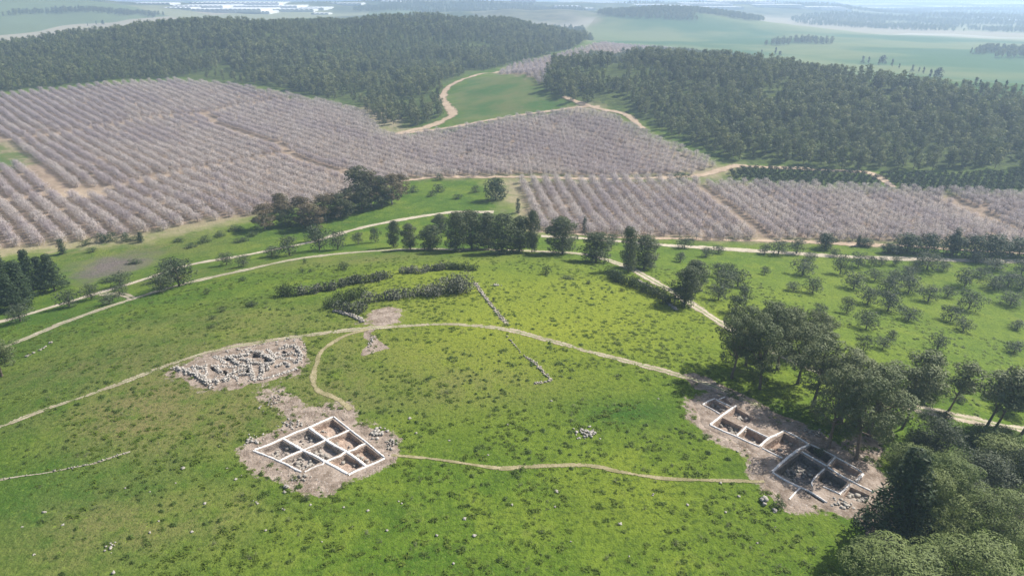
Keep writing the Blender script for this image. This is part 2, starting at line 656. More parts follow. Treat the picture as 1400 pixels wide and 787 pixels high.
def ground_mat():
    t = NT('ground_cover')
    p = t.pos()

    def at(nm):
        return t.n('ShaderNodeAttribute', attribute_name=nm).outputs['Fac']
    big = t.noise(0.035, 4, p, 0.6)
    mid = t.noise(0.22, 4, p, 0.65)
    fine = t.noise(1.1, 4, p, 0.7)
    tiny = t.noise(4.5, 2, p, 0.6)
    c = t.mix(t.ss(mid, 0.3, 0.7), (0.054, 0.114, 0.013), (0.102, 0.168, 0.019))
    c = t.mix(t.math('MULTIPLY', t.ss(big, 0.42, 0.68), 0.5), c, (0.160, 0.205, 0.026))
    pt = t.noise(0.075, 3, p, 0.6)
    c = t.mix(t.math('MULTIPLY', t.ss(pt, 0.50, 0.64), 0.65), c, (0.050, 0.106, 0.013))
    c = t.mix(t.math('MULTIPLY', t.ss(pt, 0.47, 0.34), 0.55), c, (0.168, 0.214, 0.028))
    pd = t.noise(0.11, 4, p, 0.7)
    c = t.mix(t.math('MULTIPLY', t.ss(pd, 0.58, 0.70), 0.32), c, (0.160, 0.165, 0.055))
    c = t.mix(t.math('MULTIPLY', at('yellow'), 0.75), c, (0.235, 0.262, 0.030))
    c = t.mix(t.math('MULTIPLY', at('lush'), 0.8), c, (0.036, 0.098, 0.014))
    dryf = t.math('MULTIPLY', at('dry'), t.ss(mid, 0.2, 0.6))
    c = t.mix(t.math('MULTIPLY', dryf, 0.75, clamp=True), c, (0.165, 0.148, 0.062))
    c = t.mix(t.math('MULTIPLY', t.ss(fine, 0.50, 0.66), 0.72), c, (0.050, 0.082, 0.016))
    c = t.mix(t.math('MULTIPLY', t.ss(fine, 0.46, 0.28), 0.65), c, (0.172, 0.235, 0.038))
    f2 = t.noise(2.1, 3, p, 0.65)
    c = t.mix(t.math('MULTIPLY', t.ss(f2, 0.53, 0.66), 0.6), c, (0.042, 0.078, 0.013))
    c = t.mix(t.math('MULTIPLY', t.ss(f2, 0.44, 0.30), 0.45), c, (0.165, 0.215, 0.042))
    c = t.mix(t.math('MULTIPLY', t.ss(tiny, 0.60, 0.75), 0.4), c, (0.17, 0.19, 0.07))
    c = t.mix(t.math('MULTIPLY', at('purple'), 0.85), c, t.mix(t.ss(fine, 0.35, 0.65), (0.10, 0.075, 0.085), (0.19, 0.15, 0.15)))
    # cultivated land
    so = t.mix(t.ss(mid, 0.3, 0.7), (0.21, 0.155, 0.115), (0.33, 0.25, 0.19))
    so = t.mix(t.math('MULTIPLY', t.ss(fine, 0.45, 0.7), 0.5), so, (0.17, 0.155, 0.09))
    c = t.mix(at('soil'), c, so)
    cr = t.mix(t.ss(big, 0.35, 0.65), (0.060, 0.125, 0.028), (0.125, 0.150, 0.050))
    cr = t.mix(t.math('MULTIPLY', t.ss(mid, 0.5, 0.75), 0.4), cr, (0.17, 0.13, 0.07))
    c = t.mix(at('crop'), c, cr)
    vb = t.noise(0.0035, 3, p, 0.55)
    cf = t.mix(t.ss(vb, 0.42, 0.60), (0.055, 0.120, 0.042), (0.150, 0.185, 0.075))
    c = t.mix(at('crop_far'), c, cf)
    wd = t.mix(t.ss(mid, 0.35, 0.7), (0.045, 0.062, 0.022), (0.095, 0.125, 0.034))
    c = t.mix(at('wood'), c, wd)
    # far plain: a patchwork of fields
    mp = t.n('ShaderNodeMapping')
    mp.inputs['Scale'].default_value = (0.0022, 0.0011, 0.0)
    mp.inputs['Rotation'].default_value = (0, 0, 0.5)
    t.l(p, mp.inputs[0])
    vo = t.n('ShaderNodeTexVoronoi', feature='F1', distance='MANHATTAN')
    vo.inputs['Scale'].default_value = 1.0
    t.l(mp.outputs[0], vo.inputs['Vector'])
    sep = t.n('ShaderNodeSeparateColor')
    t.l(vo.outputs['Color'], sep.inputs[0])
    rp = t.n('ShaderNodeValToRGB')
    rp.color_ramp.interpolation = 'CONSTANT'
    e = rp.color_ramp.elements
    cols = [(0.0, (0.13, 0.17, 0.075)), (0.2, (0.24, 0.25, 0.14)), (0.4, (0.09, 0.11, 0.055)), (0.52, (0.17, 0.22, 0.09)), (0.66, (0.32, 0.29, 0.21)),
            (0.80, (0.13, 0.15, 0.08)), (0.90, (0.46, 0.43, 0.37))]
    e[0].position, e[0].color = cols[0][0], (*cols[0][1], 1)
    e[1].position, e[1].color = cols[1][0], (*cols[1][1], 1)
    for q_, k_ in cols[2:]:
        x = e.new(q_)
        x.color = (*k_, 1)
    t.l(sep.outputs[0], rp.inputs[0])
    c = t.mix(at('farz'), c, rp.outputs[0])
    c = t.mix(t.math('MULTIPLY', at('scrub'), 0.85), c, t.mix(t.ss(t.noise(0.012, 4, p, 0.65), 0.4, 0.62), (0.045, 0.062, 0.035), (0.125, 0.135, 0.075)))
    tn = t.mix(t.ss(fine, 0.3, 0.7), (0.33, 0.25, 0.17), (0.52, 0.42, 0.31))
    c = t.mix(at('tan'), c, tn)
    bf = t.math('MULTIPLY', 1.0, t.ss(t.math('ADD', t.math('MULTIPLY', at('bare'), 1.2), t.math('MULTIPLY', t.math('ADD', mid, fine), 0.9)), 1.32, 1.55))
    c = t.mix(bf, c, dirt_color(t, p))
    h = t.math('ADD', t.math('MULTIPLY', fine, 1.0), t.math('MULTIPLY', tiny, 0.3))
    return t.done(t.bsdf(c, 0.95, 0.06, t.bump(h, 0.7, 0.5)))


me.materials.append(ground_mat())


# ------------------------------------------------------------------ roads, tracks and footpaths
def track_mat(name, a, b, fray, middle=0.0, cover=1.0):
    t = NT(name)
    p = t.pos()
    uv = t.n('ShaderNodeUVMap').outputs[0]
    sx = t.n('ShaderNodeSeparateXYZ')
    t.l(uv, sx.inputs[0])
    u = t.math('ABSOLUTE', sx.outputs[0])
    n = t.noise(0.8, 4, p, 0.65)
    f = t.noise(3.5, 3, p, 0.6)
    c = t.mix(t.ss(n, 0.3, 0.7), a, b)
    c = t.mix(t.math('MULTIPLY', t.ss(f, 0.50, 0.68), 0.6), c, tuple(x * 0.55 for x in a))
    c = t.mix(t.math('MULTIPLY', t.ss(t.noise(0.18, 3, p, 0.6), 0.42, 0.62), 0.45), c, tuple(x * 0.75 for x in a))
    if middle > 0:
        g = t.math('MULTIPLY', t.ss(u, 0.30, 0.12), t.ss(n, 0.35, 0.55))
        c = t.mix(t.math('MULTIPLY', g, middle), c, (0.10, 0.15, 0.03))
    sh = t.bsdf(c, 0.95, 0.05, t.bump(f, 0.5, 0.12))
    # the verge: worn through where the noise is high
    e = t.math('ADD', u, t.math('MULTIPLY', t.math('SUBTRACT', t.math('ADD', t.math('MULTIPLY', n, 0.7), t.math('MULTIPLY', f, 0.6)), 0.65), fray * 4.0))
    lo_ = t.noise(0.3, 3, p, 0.6)
    e = t.math('ADD', e, t.math('MULTIPLY', t.math('SUBTRACT', lo_, 0.5), fray * 3.0))
    k = t.ss(e, cover * 0.98, cover * 0.62)
    tr = t.n('ShaderNodeBsdfTransparent')
    mx = t.n('ShaderNodeMixShader')
    t.l(k, mx.inputs[0])
    t.l(tr.outputs[0], mx.inputs[1])
    t.l(sh, mx.inputs[2])
    return t.done(mx.outputs[0])


M_ROAD = track_mat('chalk_road', (0.40, 0.35, 0.26), (0.56, 0.50, 0.40), 0.25, 0.0, 1.0)
M_RING = track_mat('chalk_track', (0.36, 0.31, 0.23), (0.54, 0.48, 0.38), 0.4, 0.8, 1.0)
M_PATH = track_mat('worn_path', (0.32, 0.27, 0.19), (0.50, 0.44, 0.34), 0.85, 0.8, 0.95)
M_FOOT = track_mat('trodden_path', (0.22, 0.20, 0.10), (0.40, 0.34, 0.22), 0.6, 0.0, 1.0)
M_STONY = track_mat('stony_ground', (0.26, 0.23, 0.16), (0.46, 0.42, 0.34), 0.55, 0.0, 0.62)
M_DIRT = track_mat('earth_track', (0.40, 0.30, 0.21), (0.54, 0.43, 0.32), 0.5, 0.0, 1.0)


def ribbon(name, pts, width, mat, off=0.06, step=1.2, n=6):
    c = spline(PW(pts), step)
    d = np.gradient(c, axis=0)
    d /= np.linalg.norm(d, axis=1, keepdims=True) + 1e-9
    nrm = np.stack((-d[:, 1], d[:, 0]), 1)
    w = width * (0.45 + 1.1 * fbm(c[:, 0] / 7, c[:, 1] / 7, 50, 2))
    us = np.linspace(-1, 1, n + 1)
    v = []
    for u in us:
        q = c + nrm * (u * w * 0.5)[:, None]
        v.append(np.stack((q[:, 0], q[:, 1], hgt(q[:, 0], q[:, 1]) + off), 1))
    v = np.stack(v, 1)
    L = len(c)
    ix = np.arange(L * (n + 1)).reshape(L, n + 1)
    q = np.stack((ix[:-1, :-1], ix[:-1, 1:], ix[1:, 1:], ix[1:, :-1]), -1).reshape(-1, 4)[:, ::-1]
    g = Geo().add(v.reshape(-1, 3), q)
    o = g.build(name, mat)
    uvl = o.data.uv_layers.new(name='UVMap')
    li = np.zeros(len(o.data.loops), np.int32)
    o.data.loops.foreach_get('vertex_index', li)
    uv = np.stack((us[li % (n + 1)], (li // (n + 1)) * step), 1)
    uvl.data.foreach_set('uv', uv.astype(np.float32).ravel())
    return tag(o, kind='structure')


VALLEY_ROAD = [(-60, 452), (0, 440), (60, 423), (130, 402), (200, 381), (260, 362), (340, 348), (420, 332), (480, 315), (540, 302), (610, 291), (640, 290), (675, 290)]
RING_ROAD = [(-40, 490), (30, 465), (90, 440), (180, 409), (260, 386), (340, 368), (420, 352), (530, 342), (620, 341), (720, 343), (800, 348),
             (850, 362), (900, 388), (940, 412), (980, 438), (1030, 466), (1100, 500), (1170, 530), (1230, 552), (1300, 568), (1400, 588), (1480, 605)]
ribbon('valley_road', VALLEY_ROAD, 4.2, M_ROAD)
ribbon('ring_road', RING_ROAD, 3.6, M_RING, 0.07)
ribbon('connecting_road', [(182, 409), (172, 404), (160, 402), (140, 402)], 3.0, M_RING, 0.10)
ribbon('grove_road', [(740, 323), (800, 326), (860, 331), (920, 336), (1000, 341), (1080, 346), (1160, 351), (1250, 354), (1400, 357), (1500, 359)], 5.0, M_ROAD)
ribbon('orchard_track', [(735, 316), (800, 321), (860, 325), (960, 327), (1040, 329), (1110, 331), (1200, 335), (1290, 340), (1420, 348)], 4.0, M_DIRT, 0.10)
ribbon('orchard_track', [(545, 248), (600, 242), (700, 242), (800, 244.5), (900, 243.5), (955, 240), (990, 231), (1010, 227), (1050, 229), (1100, 231),
                         (1150, 234), (1190, 237), (1222, 256)], 5.5, M_DIRT, 0.15)
ribbon('forest_track', [(540, 184), (560, 179), (590, 172), (612, 162), (619, 154), (608, 141), (606, 130), (618, 116), (648, 104), (690, 97)], 7.0, M_DIRT, 0.2)
ribbon('field_track', [(548, 183), (640, 170), (720, 156.5), (790, 147), (820, 146)], 5.0, M_DIRT, 0.2)
ribbon('field_track', [(770, 132), (790, 140), (815, 148), (850, 155), (868, 166), (880, 176)], 5.0, M_DIRT, 0.25)
ribbon('hilltop_path', [(-60, 603), (0, 583), (60, 560), (120, 540), (180, 518), (240, 495), (300, 478), (370, 466), (430, 457), (500, 449), (560, 445),
                        (610, 443), (660, 446), (700, 452), (750, 465), (800, 479), (850, 492), (900, 505), (950, 519), (985, 532), (1040, 556)],
       1.7, M_PATH, 0.05, 0.8)
ribbon('stony_track', [(649, 386), (657, 398), (666, 410), (678, 425), (685, 434), (694, 443)], 1.6, M_STONY, 0.05, 0.6)
ribbon('stony_track', [(720, 488), (734, 499), (742, 508), (753, 519), (745, 522), (730, 525)], 1.0, M_STONY, 0.05, 0.5)
ribbon('stony_track', [(-20, 660), (20, 652), (58, 647), (95, 640), (130, 633), (150, 626), (178, 617)], 0.6, M_STONY, 0.05, 0.5)
ribbon('footpath', [(503, 450), (470, 460), (441, 479), (432, 500), (428, 520), (436, 534), (462, 546), (480, 560)], 1.2, M_FOOT, 0.06, 0.6)
ribbon('footpath', [(535, 622), (560, 624), (600, 628), (660, 637), (690, 640), (720, 638), (800, 636), (850, 645), (900, 653), (960, 656), (1045, 658)],
       0.8, M_FOOT, 0.06, 0.6)
# ------------------------------------------------------------------ plant materials
M_BARK = plain_mat('bark', (0.11, 0.085, 0.065), (0.20, 0.16, 0.13), 4.0, 0.95)
M_PALEBARK = plain_mat('pale_bark', (0.24, 0.20, 0.17), (0.40, 0.36, 0.32), 4.0, 0.9)
M_PINE = foliage_mat('pine_needles', (0.060, 0.086, 0.034), (0.122, 0.152, 0.058), (0.175, 0.195, 0.092), 0.12)
M_PINED = foliage_mat('dark_pine_needles', (0.050, 0.074, 0.034), (0.098, 0.124, 0.054), (0.150, 0.165, 0.085))
M_PINE_B = foliage_mat('fresh_pine_needles', (0.050, 0.088, 0.021), (0.118, 0.168, 0.040), (0.200, 0.232, 0.076), 0.1)
M_WOOD = foliage_mat('forest_needles', (0.070, 0.102, 0.042), (0.140, 0.176, 0.066), (0.210, 0.225, 0.105), 0.25, 0.35)
M_WOODL = foliage_mat('pale_forest_needles', (0.105, 0.145, 0.052), (0.190, 0.225, 0.080), (0.260, 0.265, 0.12), 0.25, 0.35)
M_OLIVE = foliage_mat('olive_leaves', (0.034, 0.052, 0.026), (0.070, 0.092, 0.046), (0.110, 0.128, 0.075), 0.12)
M_CYP = foliage_mat('cypress_leaves', (0.022, 0.042, 0.018), (0.048, 0.076, 0.030), (0.06, 0.085, 0.04), 0.15)
M_EUC = foliage_mat('eucalyptus_leaves', (0.075, 0.066, 0.034), (0.150, 0.120, 0.062), (0.20, 0.155, 0.10))
M_EUCG = foliage_mat('green_eucalyptus_leaves', (0.050, 0.068, 0.030), (0.095, 0.110, 0.048), (0.13, 0.13, 0.07))
M_BUSH = foliage_mat('shrub_leaves', (0.034, 0.058, 0.022), (0.070, 0.100, 0.034), (0.10, 0.125, 0.05))
M_CACT = foliage_mat('cactus_pads', (0.055, 0.070, 0.042), (0.120, 0.130, 0.090), (0.30, 0.29, 0.23), 0.05, 1.2)
M_ALM = foliage_mat('almond_blossom', (0.42, 0.36, 0.34), (0.58, 0.515, 0.485), (0.72, 0.665, 0.63), 0.35, 0.7)
M_ALMM = foliage_mat('mauve_almond_blossom', (0.34, 0.285, 0.29), (0.50, 0.435, 0.44), (0.62, 0.56, 0.555), 0.35, 0.7)
M_ALMT = plain_mat('almond_bark', (0.17, 0.14, 0.13), (0.28, 0.24, 0.225), 4.0)
M_CITRUS = foliage_mat('citrus_leaves', (0.020, 0.040, 0.016), (0.042, 0.068, 0.024), (0.055, 0.08, 0.03), 0.15)
M_DRYTWIG = foliage_mat('dry_twigs', (0.16, 0.13, 0.11), (0.27, 0.24, 0.21), (0.32, 0.29, 0.26), 0.1)
M_WEED = foliage_mat('weed_leaves', (0.072, 0.124, 0.014), (0.130, 0.190, 0.022), (0.175, 0.225, 0.036), 0.3, 0.5)
M_WEEDD = foliage_mat('dark_weed_leaves', (0.062, 0.108, 0.018), (0.100, 0.152, 0.026), (0.125, 0.170, 0.040), 0.25, 0.5)
M_WEEDG = foliage_mat('thistle_leaves', (0.085, 0.105, 0.045), (0.14, 0.16, 0.075), (0.20, 0.205, 0.12), 0.25, 0.5)
M_ROCK = plain_mat('limestone', (0.24, 0.22, 0.195), (0.45, 0.42, 0.38), 2.5, 0.9, 0.1, 0.05)
M_ROCKD = plain_mat('grey_fieldstone', (0.20, 0.18, 0.155), (0.38, 0.35, 0.31), 2.5, 0.9, 0.1, 0.05)


# ------------------------------------------------------------------ tree shapes
def crown_blobs(rng, H, W, base, k, shape='dome', br=(0.17, 0.27), lean=(0, 0)):
    out = []
    for i in range(k):
        f = (i + rng.random()) / k
        z = base + (1 - base) * f
        if shape == 'dome':
            prof = math.sqrt(max(0.03, 1 - (max(0, f - 0.35) / 0.70) ** 2)) * (0.72 + 0.28 * min(1, f / 0.35))
        elif shape == 'umbrella':
            prof = 0.45 + 0.55 * math.sin(math.pi * min(1, 0.15 + 0.75 * f))
        elif shape == 'cone':
            prof = (1 - f) ** 0.75 + 0.06
        else:                                    # column
            prof = (math.sin(math.pi * (0.12 + 0.88 * f) ** 0.8)) ** 0.6 if f < 0.97 else 0.1
        r = W * rng.uniform(*br)
        a = i * 2.4 + rng.normal(0, 0.4)
        d = max(0, W * 0.5 * prof - r * 0.75) * rng.uniform(0.6, 1.0)
        if i % 4 == 3:
            d *= 0.3
        rz = r * rng.uniform(0.6, 0.85) if shape != 'column' else r * 1.5
        zc = min(z * H, H - rz * 0.9)
        out.append((d * math.cos(a) + lean[0] * z, d * math.sin(a) + lean[1] * z, zc, r * (0.75 + 0.25 * prof), r * (0.75 + 0.25 * prof), rz))
    return out


def make_tree(name, label, cat, rng, H, W, base, k, n, size, leafmat, barkmat, shape='dome', tr=0.2, lean=(0, 0), limbs=7, jit=0.6, br=(0.17, 0.27),
              group=None, inner=0.45, aspect=0.8, stems=1):
    root = thing(name, label, cat, group=group)
    bl = crown_blobs(rng, H, W, base, k, shape, br, lean)
    g = Geo()
    blob_leaves(g, bl, n, size, rng, aspect=aspect, jit=jit, inner=inner)
    g.build('crown', leafmat, root)
    t = Geo()
    top = base * 0.55 + 0.45
    for s_ in range(stems):
        ox, oy = (0, 0) if stems == 1 else (rng.normal(0, 0.5), rng.normal(0, 0.5))
        pts, rd = [], []
        for i in range(7):
            f = i / 6
            pts.append((ox * (0.3 + 2 * f) + lean[0] * f * top + rng.normal(0, 0.06) * H * 0.05, oy * (0.3 + 2 * f) + lean[1] * f * top + rng.normal(0, 0.06) * H * 0.05,
                        -0.3 + f * (top * H + 0.3)))
            rd.append(tr * (1.25 if i == 0 else 1 - 0.7 * f))
        tube(t, pts, rd, 7)
        pts = np.array(pts)
        for j in range(limbs):
            b = bl[int(rng.integers(len(bl)))]
            f = rng.uniform(0.45, 0.95)
            i0 = f * 6
            p0 = pts[int(i0)] + (pts[min(6, int(i0) + 1)] - pts[int(i0)]) * (i0 % 1)
            p1 = np.array(b[:3])
            mid = 0.5 * (p0 + p1) + np.array((0, 0, -0.03 * H))
            r0 = tr * (1 - 0.7 * f) * 0.7
            tube(t, (p0, mid, p1), (r0, r0 * 0.7, r0 * 0.25), 5)
    t.build('trunk', barkmat, root)
    return root


def single_tree(name, rng, H, W, base, k, n, size, leafmat, barkmat, shape='dome', tr=0.16, br=(0.2, 0.3), jit=0.6, aspect=0.9, inner=0.4, up=0.25):
    g = Geo()
    bl = crown_blobs(rng, H, W, base, k, shape, br)
    blob_leaves(g, bl, n, size, rng, aspect=aspect, jit=jit, inner=inner, up=up)
    tube(g, [(0, 0, -0.4), (0.05, 0, base * H * 0.7), (0, 0.05, (base * 0.5 + 0.4) * H)], [tr, tr * 0.8, tr * 0.35], 5, 1)
    for b in bl:
        f = rng.uniform(0.15, 0.5)
        tube(g, [(0.03, 0.02, f * H), (b[0] * 0.5, b[1] * 0.5, 0.45 * (f * H + b[2])), b[:3], (b[0] * 1.1, b[1] * 1.1, b[2] + b[5] * 0.8)], [tr * 0.45, tr * 0.3, tr * 0.2, 0.02], 4, 1)
    return g.build(name, [leafmat, barkmat])


WORDS = ['zeroth', 'first', 'second', 'third', 'fourth', 'fifth', 'sixth', 'seventh', 'eighth', 'ninth', 'tenth', 'eleventh', 'twelfth', 'thirteenth', 'fourteenth',
         'fifteenth', 'sixteenth', 'seventeenth', 'eighteenth', 'nineteenth']
TENS = ['', '', 'twenty', 'thirty', 'forty', 'fifty', 'sixty', 'seventy', 'eighty', 'ninety']
TENTH = ['', '', 'twentieth', 'thirtieth', 'fortieth', 'fiftieth', 'sixtieth', 'seventieth', 'eightieth', 'ninetieth']


def nth(n):
    if n < 20:
        return WORDS[n]
    return TENTH[n // 10] if n % 10 == 0 else TENS[n // 10] + '-' + WORDS[n % 10]


def from_left(i, n):
    if i == 0:
        return 'leftmost'
    if i == n - 1:
        return 'rightmost'
    return nth(i + 1) + ' from left'


class Kind:
    """variants of one kind of thing; the first use of a variant moves it, later uses copy it"""

    def __init__(s, roots, H, W):
        s.roots, s.used, s.H, s.W = roots, [False] * len(roots), H, W

    def put(s, px, py, hpx, wpx=None, label=None, group=None, v=None, rz=None, sink=0.0, hs=1.0, ws=1.0):
        x, y, z, t = P(px, py)
        # vertical extent seen from above: h*cos(depression) + the crown's depth*sin(depression)
        dep = math.atan2(CAM_H - z, math.hypot(x, y))
        mpp = t / FPX
        wm = (wpx or hpx * s.W / s.H) * mpp * ws
        hm = max(0.35 * hpx * mpp, (hpx * mpp - 0.35 * wm * math.sin(dep)) / math.cos(dep)) * hs
        return s.at(x, y, z - sink, hm, wm, label, group, v, rz)

    def at(s, x, y, z, hm, wm, label=None, group=None, v=None, rz=None):
        v = R.randrange(len(s.roots)) if v is None else v
        o = s.roots[v]
        if s.used[v]:
            o = copy_tree(o)
        else:
            s.used[v] = True
        o.location = (x, y, z)
        o.rotation_euler = (0, 0, R.uniform(0, 6.28) if rz is None else rz)
        k = 1.22 * wm / s.W
        o.scale = (k, k, hm / s.H)
        if label:
            o['label'] = label
        if group:
            o['group'] = group
        elif 'group' in o.keys():
            del o['group']
        return o

    def spare(s):
        for i, u in enumerate(s.used):
            if not u:
                for ch in list(s.roots[i].children):
                    bpy.data.objects.remove(ch)
                bpy.data.objects.remove(s.roots[i])


def rngs(k):
    return np.random.default_rng(k)


pineH, pineW = 12.0, 9.0
pine = Kind([make_tree('pine_tree', 'x', 'pine', rngs(100 + i), pineH, pineW, 0.36, 24, 8000, 0.17, M_PINE, M_BARK, 'dome', 0.24, (0.5 * (i - 1), 0.3), 18, 0.45, (0.10, 0.17), inner=0.7)
             for i in range(4)], pineH, pineW)
lushpine = Kind([make_tree('pine_tree', 'x', 'pine', rngs(120 + i), pineH, pineW + 1, 0.14, 34, 19000, 0.125, M_PINE_B, M_BARK, 'dome', 0.26, (0.3, 0.2), 8, 0.4,
                           (0.11, 0.17), inner=0.82) for i in range(3)], pineH, pineW + 1)
rowpine = Kind([make_tree('pine_tree', 'x', 'pine', rngs(300 + i), pineH, 7.5, 0.10, 26, 5000, 0.27, M_PINED, M_BARK, 'dome', 0.22, (0.3 * (i - 1), 0.2), 8)
                for i in range(4)], pineH, 7.5)
leanpine = Kind([make_tree('pine_tree', 'x', 'pine', rngs(140 + i), pineH, 6.0, 0.46, 13, 2600, 0.24, M_PINE, M_BARK, 'umbrella', 0.17, (1.9, 0.5), 8)
                 for i in range(3)], pineH, 6.0)
olive = Kind([make_tree('olive_tree', 'x', 'olive tree', rngs(160 + i), 4.2, 5.4, 0.16, 15, 1300, 0.22, M_OLIVE, M_BARK, 'umbrella', 0.16, (0.1, 0), 5, 0.7,
                        (0.15, 0.25), aspect=0.6) for i in range(5)], 4.2, 5.4)
cypress = Kind([make_tree('cypress_tree', 'x', 'cypress', rngs(180 + i), 9.0, 2.2, 0.04, 12, 900, 0.24, M_CYP, M_BARK, 'column', 0.14, (0, 0), 0, 0.5,
                          (0.30, 0.40)) for i in range(2)], 9.0, 2.2)
fir = Kind([make_tree('conifer_tree', 'x', 'conifer', rngs(190 + i), 16.0, 8.5, 0.05, 34, 4200, 0.34, M_CYP, M_BARK, 'cone', 0.25, (0, 0), 4, 0.6,
                      (0.16, 0.24)) for i in range(3)], 16.0, 8.5)
euc = Kind([make_tree('eucalyptus_tree', 'x', 'eucalyptus', rngs(200 + i), 12.0, 8.0, 0.12, 24, 3000, 0.30, M_EUC, M_PALEBARK, 'dome', 0.22, (0.3, 0.1), 10, 0.8,
                      (0.12, 0.20)) for i in range(3)], 12.0, 8.0)
eucg = Kind([make_tree('eucalyptus_tree', 'x', 'eucalyptus', rngs(210 + i), 12.0, 8.0, 0.12, 26, 3400, 0.30, M_EUCG, M_BARK, 'dome', 0.22, (0.2, 0.1), 8, 0.7,
                       (0.14, 0.22)) for i in range(2)], 12.0, 8.0)
dark = Kind([make_tree('carob_tree', 'x', 'tree', rngs(220 + i), 7.0, 8.0, 0.08, 20, 2200, 0.30, M_CITRUS, M_BARK, 'dome', 0.2, (0, 0), 4, 0.6,
                       (0.17, 0.26)) for i in range(2)], 7.0, 8.0)
bush = Kind([make_tree('shrub', 'x', 'shrub', rngs(230 + i), 2.2, 3.0, 0.0, 9, 420, 0.16, M_BUSH, M_BARK, 'dome', 0.06, (0, 0), 3, 0.7, (0.18, 0.28))
             for i in range(3)], 2.2, 3.0)
roundbush = Kind([make_tree('bushy_tree', 'x', 'tree', rngs(240 + i), 6.0, 7.5, 0.06, 36, 7500, 0.16, M_PINE_B, M_BARK, 'dome', 0.16, (0, 0), 5, 0.6, (0.15, 0.24))
                  for i in range(2)], 6.0, 7.5)
bluebush = Kind([make_tree('bushy_tree', 'x', 'tree', rngs(250 + i), 6.0, 7.5, 0.06, 34, 7000, 0.16, M_OLIVE, M_BARK, 'dome', 0.16, (0, 0), 5, 0.6, (0.15, 0.24))
                 for i in range(2)], 6.0, 7.5)
drytree = Kind([make_tree('bare_tree', 'x', 'tree', rngs(260), 8.0, 7.0, 0.25, 14, 1500, 0.22, M_DRYTWIG, M_PALEBARK, 'dome', 0.18, (0, 0), 14, 1.2, (0.14, 0.2),
                          aspect=0.18, inner=0.1)], 8.0, 7.0)


def series(kind, spec, fmt, group, key=0, **kw):
    """put a list of (px, py, height px, width px) ordered from left to right; fmt takes the place in that order"""
    spec = sorted(spec, key=lambda s_: s_[key])
    for i, s_ in enumerate(spec):
        kind.put(s_[0], s_[1], s_[2], s_[3], fmt.format(from_left(i, len(spec))), group, **kw)


# pines beside the right-hand dig
series(pine, [(1000, 517, 95, 62), (1020, 500, 88, 60), (1038, 532, 96, 66), (1062, 505, 92, 66), (1050, 470, 66, 50), (1090, 525, 92, 70), (1112, 555, 104, 80),
              (1132, 612, 118, 76), (1150, 575, 104, 88), (1170, 628, 124, 80), (1188, 596, 108, 92), (1205, 575, 92, 76), (1100, 485, 66, 44), (1124, 480, 52, 42),
              (1075, 488, 74, 54)],
       'tall grey-green pine in clump beside the long dig, {}', 'pines in the clump beside the long dig')
series(leanpine, [(1236, 560, 88, 50), (1233, 586, 96, 52), (1297, 561, 72, 42), (1344, 590, 98, 62), (1358, 588, 88, 56), (1396, 594, 92, 60), (1383, 560, 60, 46)],
       'slender leaning pine with bare trunk beside the pale road, {}', 'leaning pines along the road', rz=-0.2)
series(lushpine, [(1264, 742, 112, 92), (1282, 722, 112, 92), (1352, 742, 88, 96), (1212, 838, 118, 165), (1322, 842, 130, 150), (1405, 822, 110, 90),
                  (1262, 690, 80, 70)],
       'big bright green pine in the near right corner, {}', 'big pines in the near right corner')
series(bluebush, [(1308, 700, 66, 74), (1276, 620, 58, 66), (1340, 668, 60, 80), (1398, 672, 70, 60)],
       'round blue-green tree among the bright pines near the right edge, {}', 'round trees near the right edge')
series(roundbush, [(1240, 640, 42, 60), (1300, 655, 46, 66), (1365, 640, 52, 74), (1405, 720, 66, 70), (1345, 610, 36, 52), (1255, 612, 30, 40), (1370, 612, 34, 44),
                   (1385, 545, 34, 40), (1270, 540, 36, 40)],
       'rounded bright green bushy tree below the pale road, {}', 'bushy trees below the road')
fir.put(1224, 738, 138, 92, 'dark cone-shaped conifer at the end of the long dig, beside the big bright pines')
drytree.put(1388, 735, 78, 74, 'bare grey tree with pale branches at the right edge')

# trees along the back of the hill
series(rowpine, [(538, 338, 38, 20), (561, 341, 38, 24), (588, 341, 36, 32), (603, 318, 28, 24), (622, 344, 57, 34), (645, 341, 57, 42), (668, 340, 52, 36), (686, 346, 57, 42),
              (710, 344, 52, 38), (727, 345, 58, 20)],
       'dark pine in the close row behind the ring track, {}', 'pines in the close row behind the ring track')
series(rowpine, [(769, 347, 55, 46), (815, 358, 44, 42), (859, 372, 64, 26), (880, 367, 48, 42), (935, 417, 58, 42), (948, 396, 44, 36)],
       'separate broad pine right of the close pine row, {}', 'separate pines along the ring track')
series(olive, [(513, 331, 22, 16), (490, 334, 18, 18), (730, 338, 20, 14), (835, 338, 20, 20), (868, 338, 14, 20)],
       'small grey tree standing beside the pine row, {}', 'small grey trees beside the pine row')

# olives along the valley road
series(olive, [(28, 439, 22, 30), (95, 419, 22, 28), (125, 409, 20, 22), (150, 415, 14, 22), (165, 391, 18, 28), (164, 404, 14, 20), (222, 399, 24, 30), (245, 391, 36, 42),
               (235, 381, 26, 30), (310, 362, 16, 18), (333, 364, 15, 18), (372, 350, 13, 22), (396, 349, 24, 30), (437, 342, 28, 28), (462, 341, 24, 22), (430, 330, 20, 20)],
       'grey-green olive tree beside the pale valley road, {}', 'olive trees along the valley road', ws=1.15, hs=1.25)

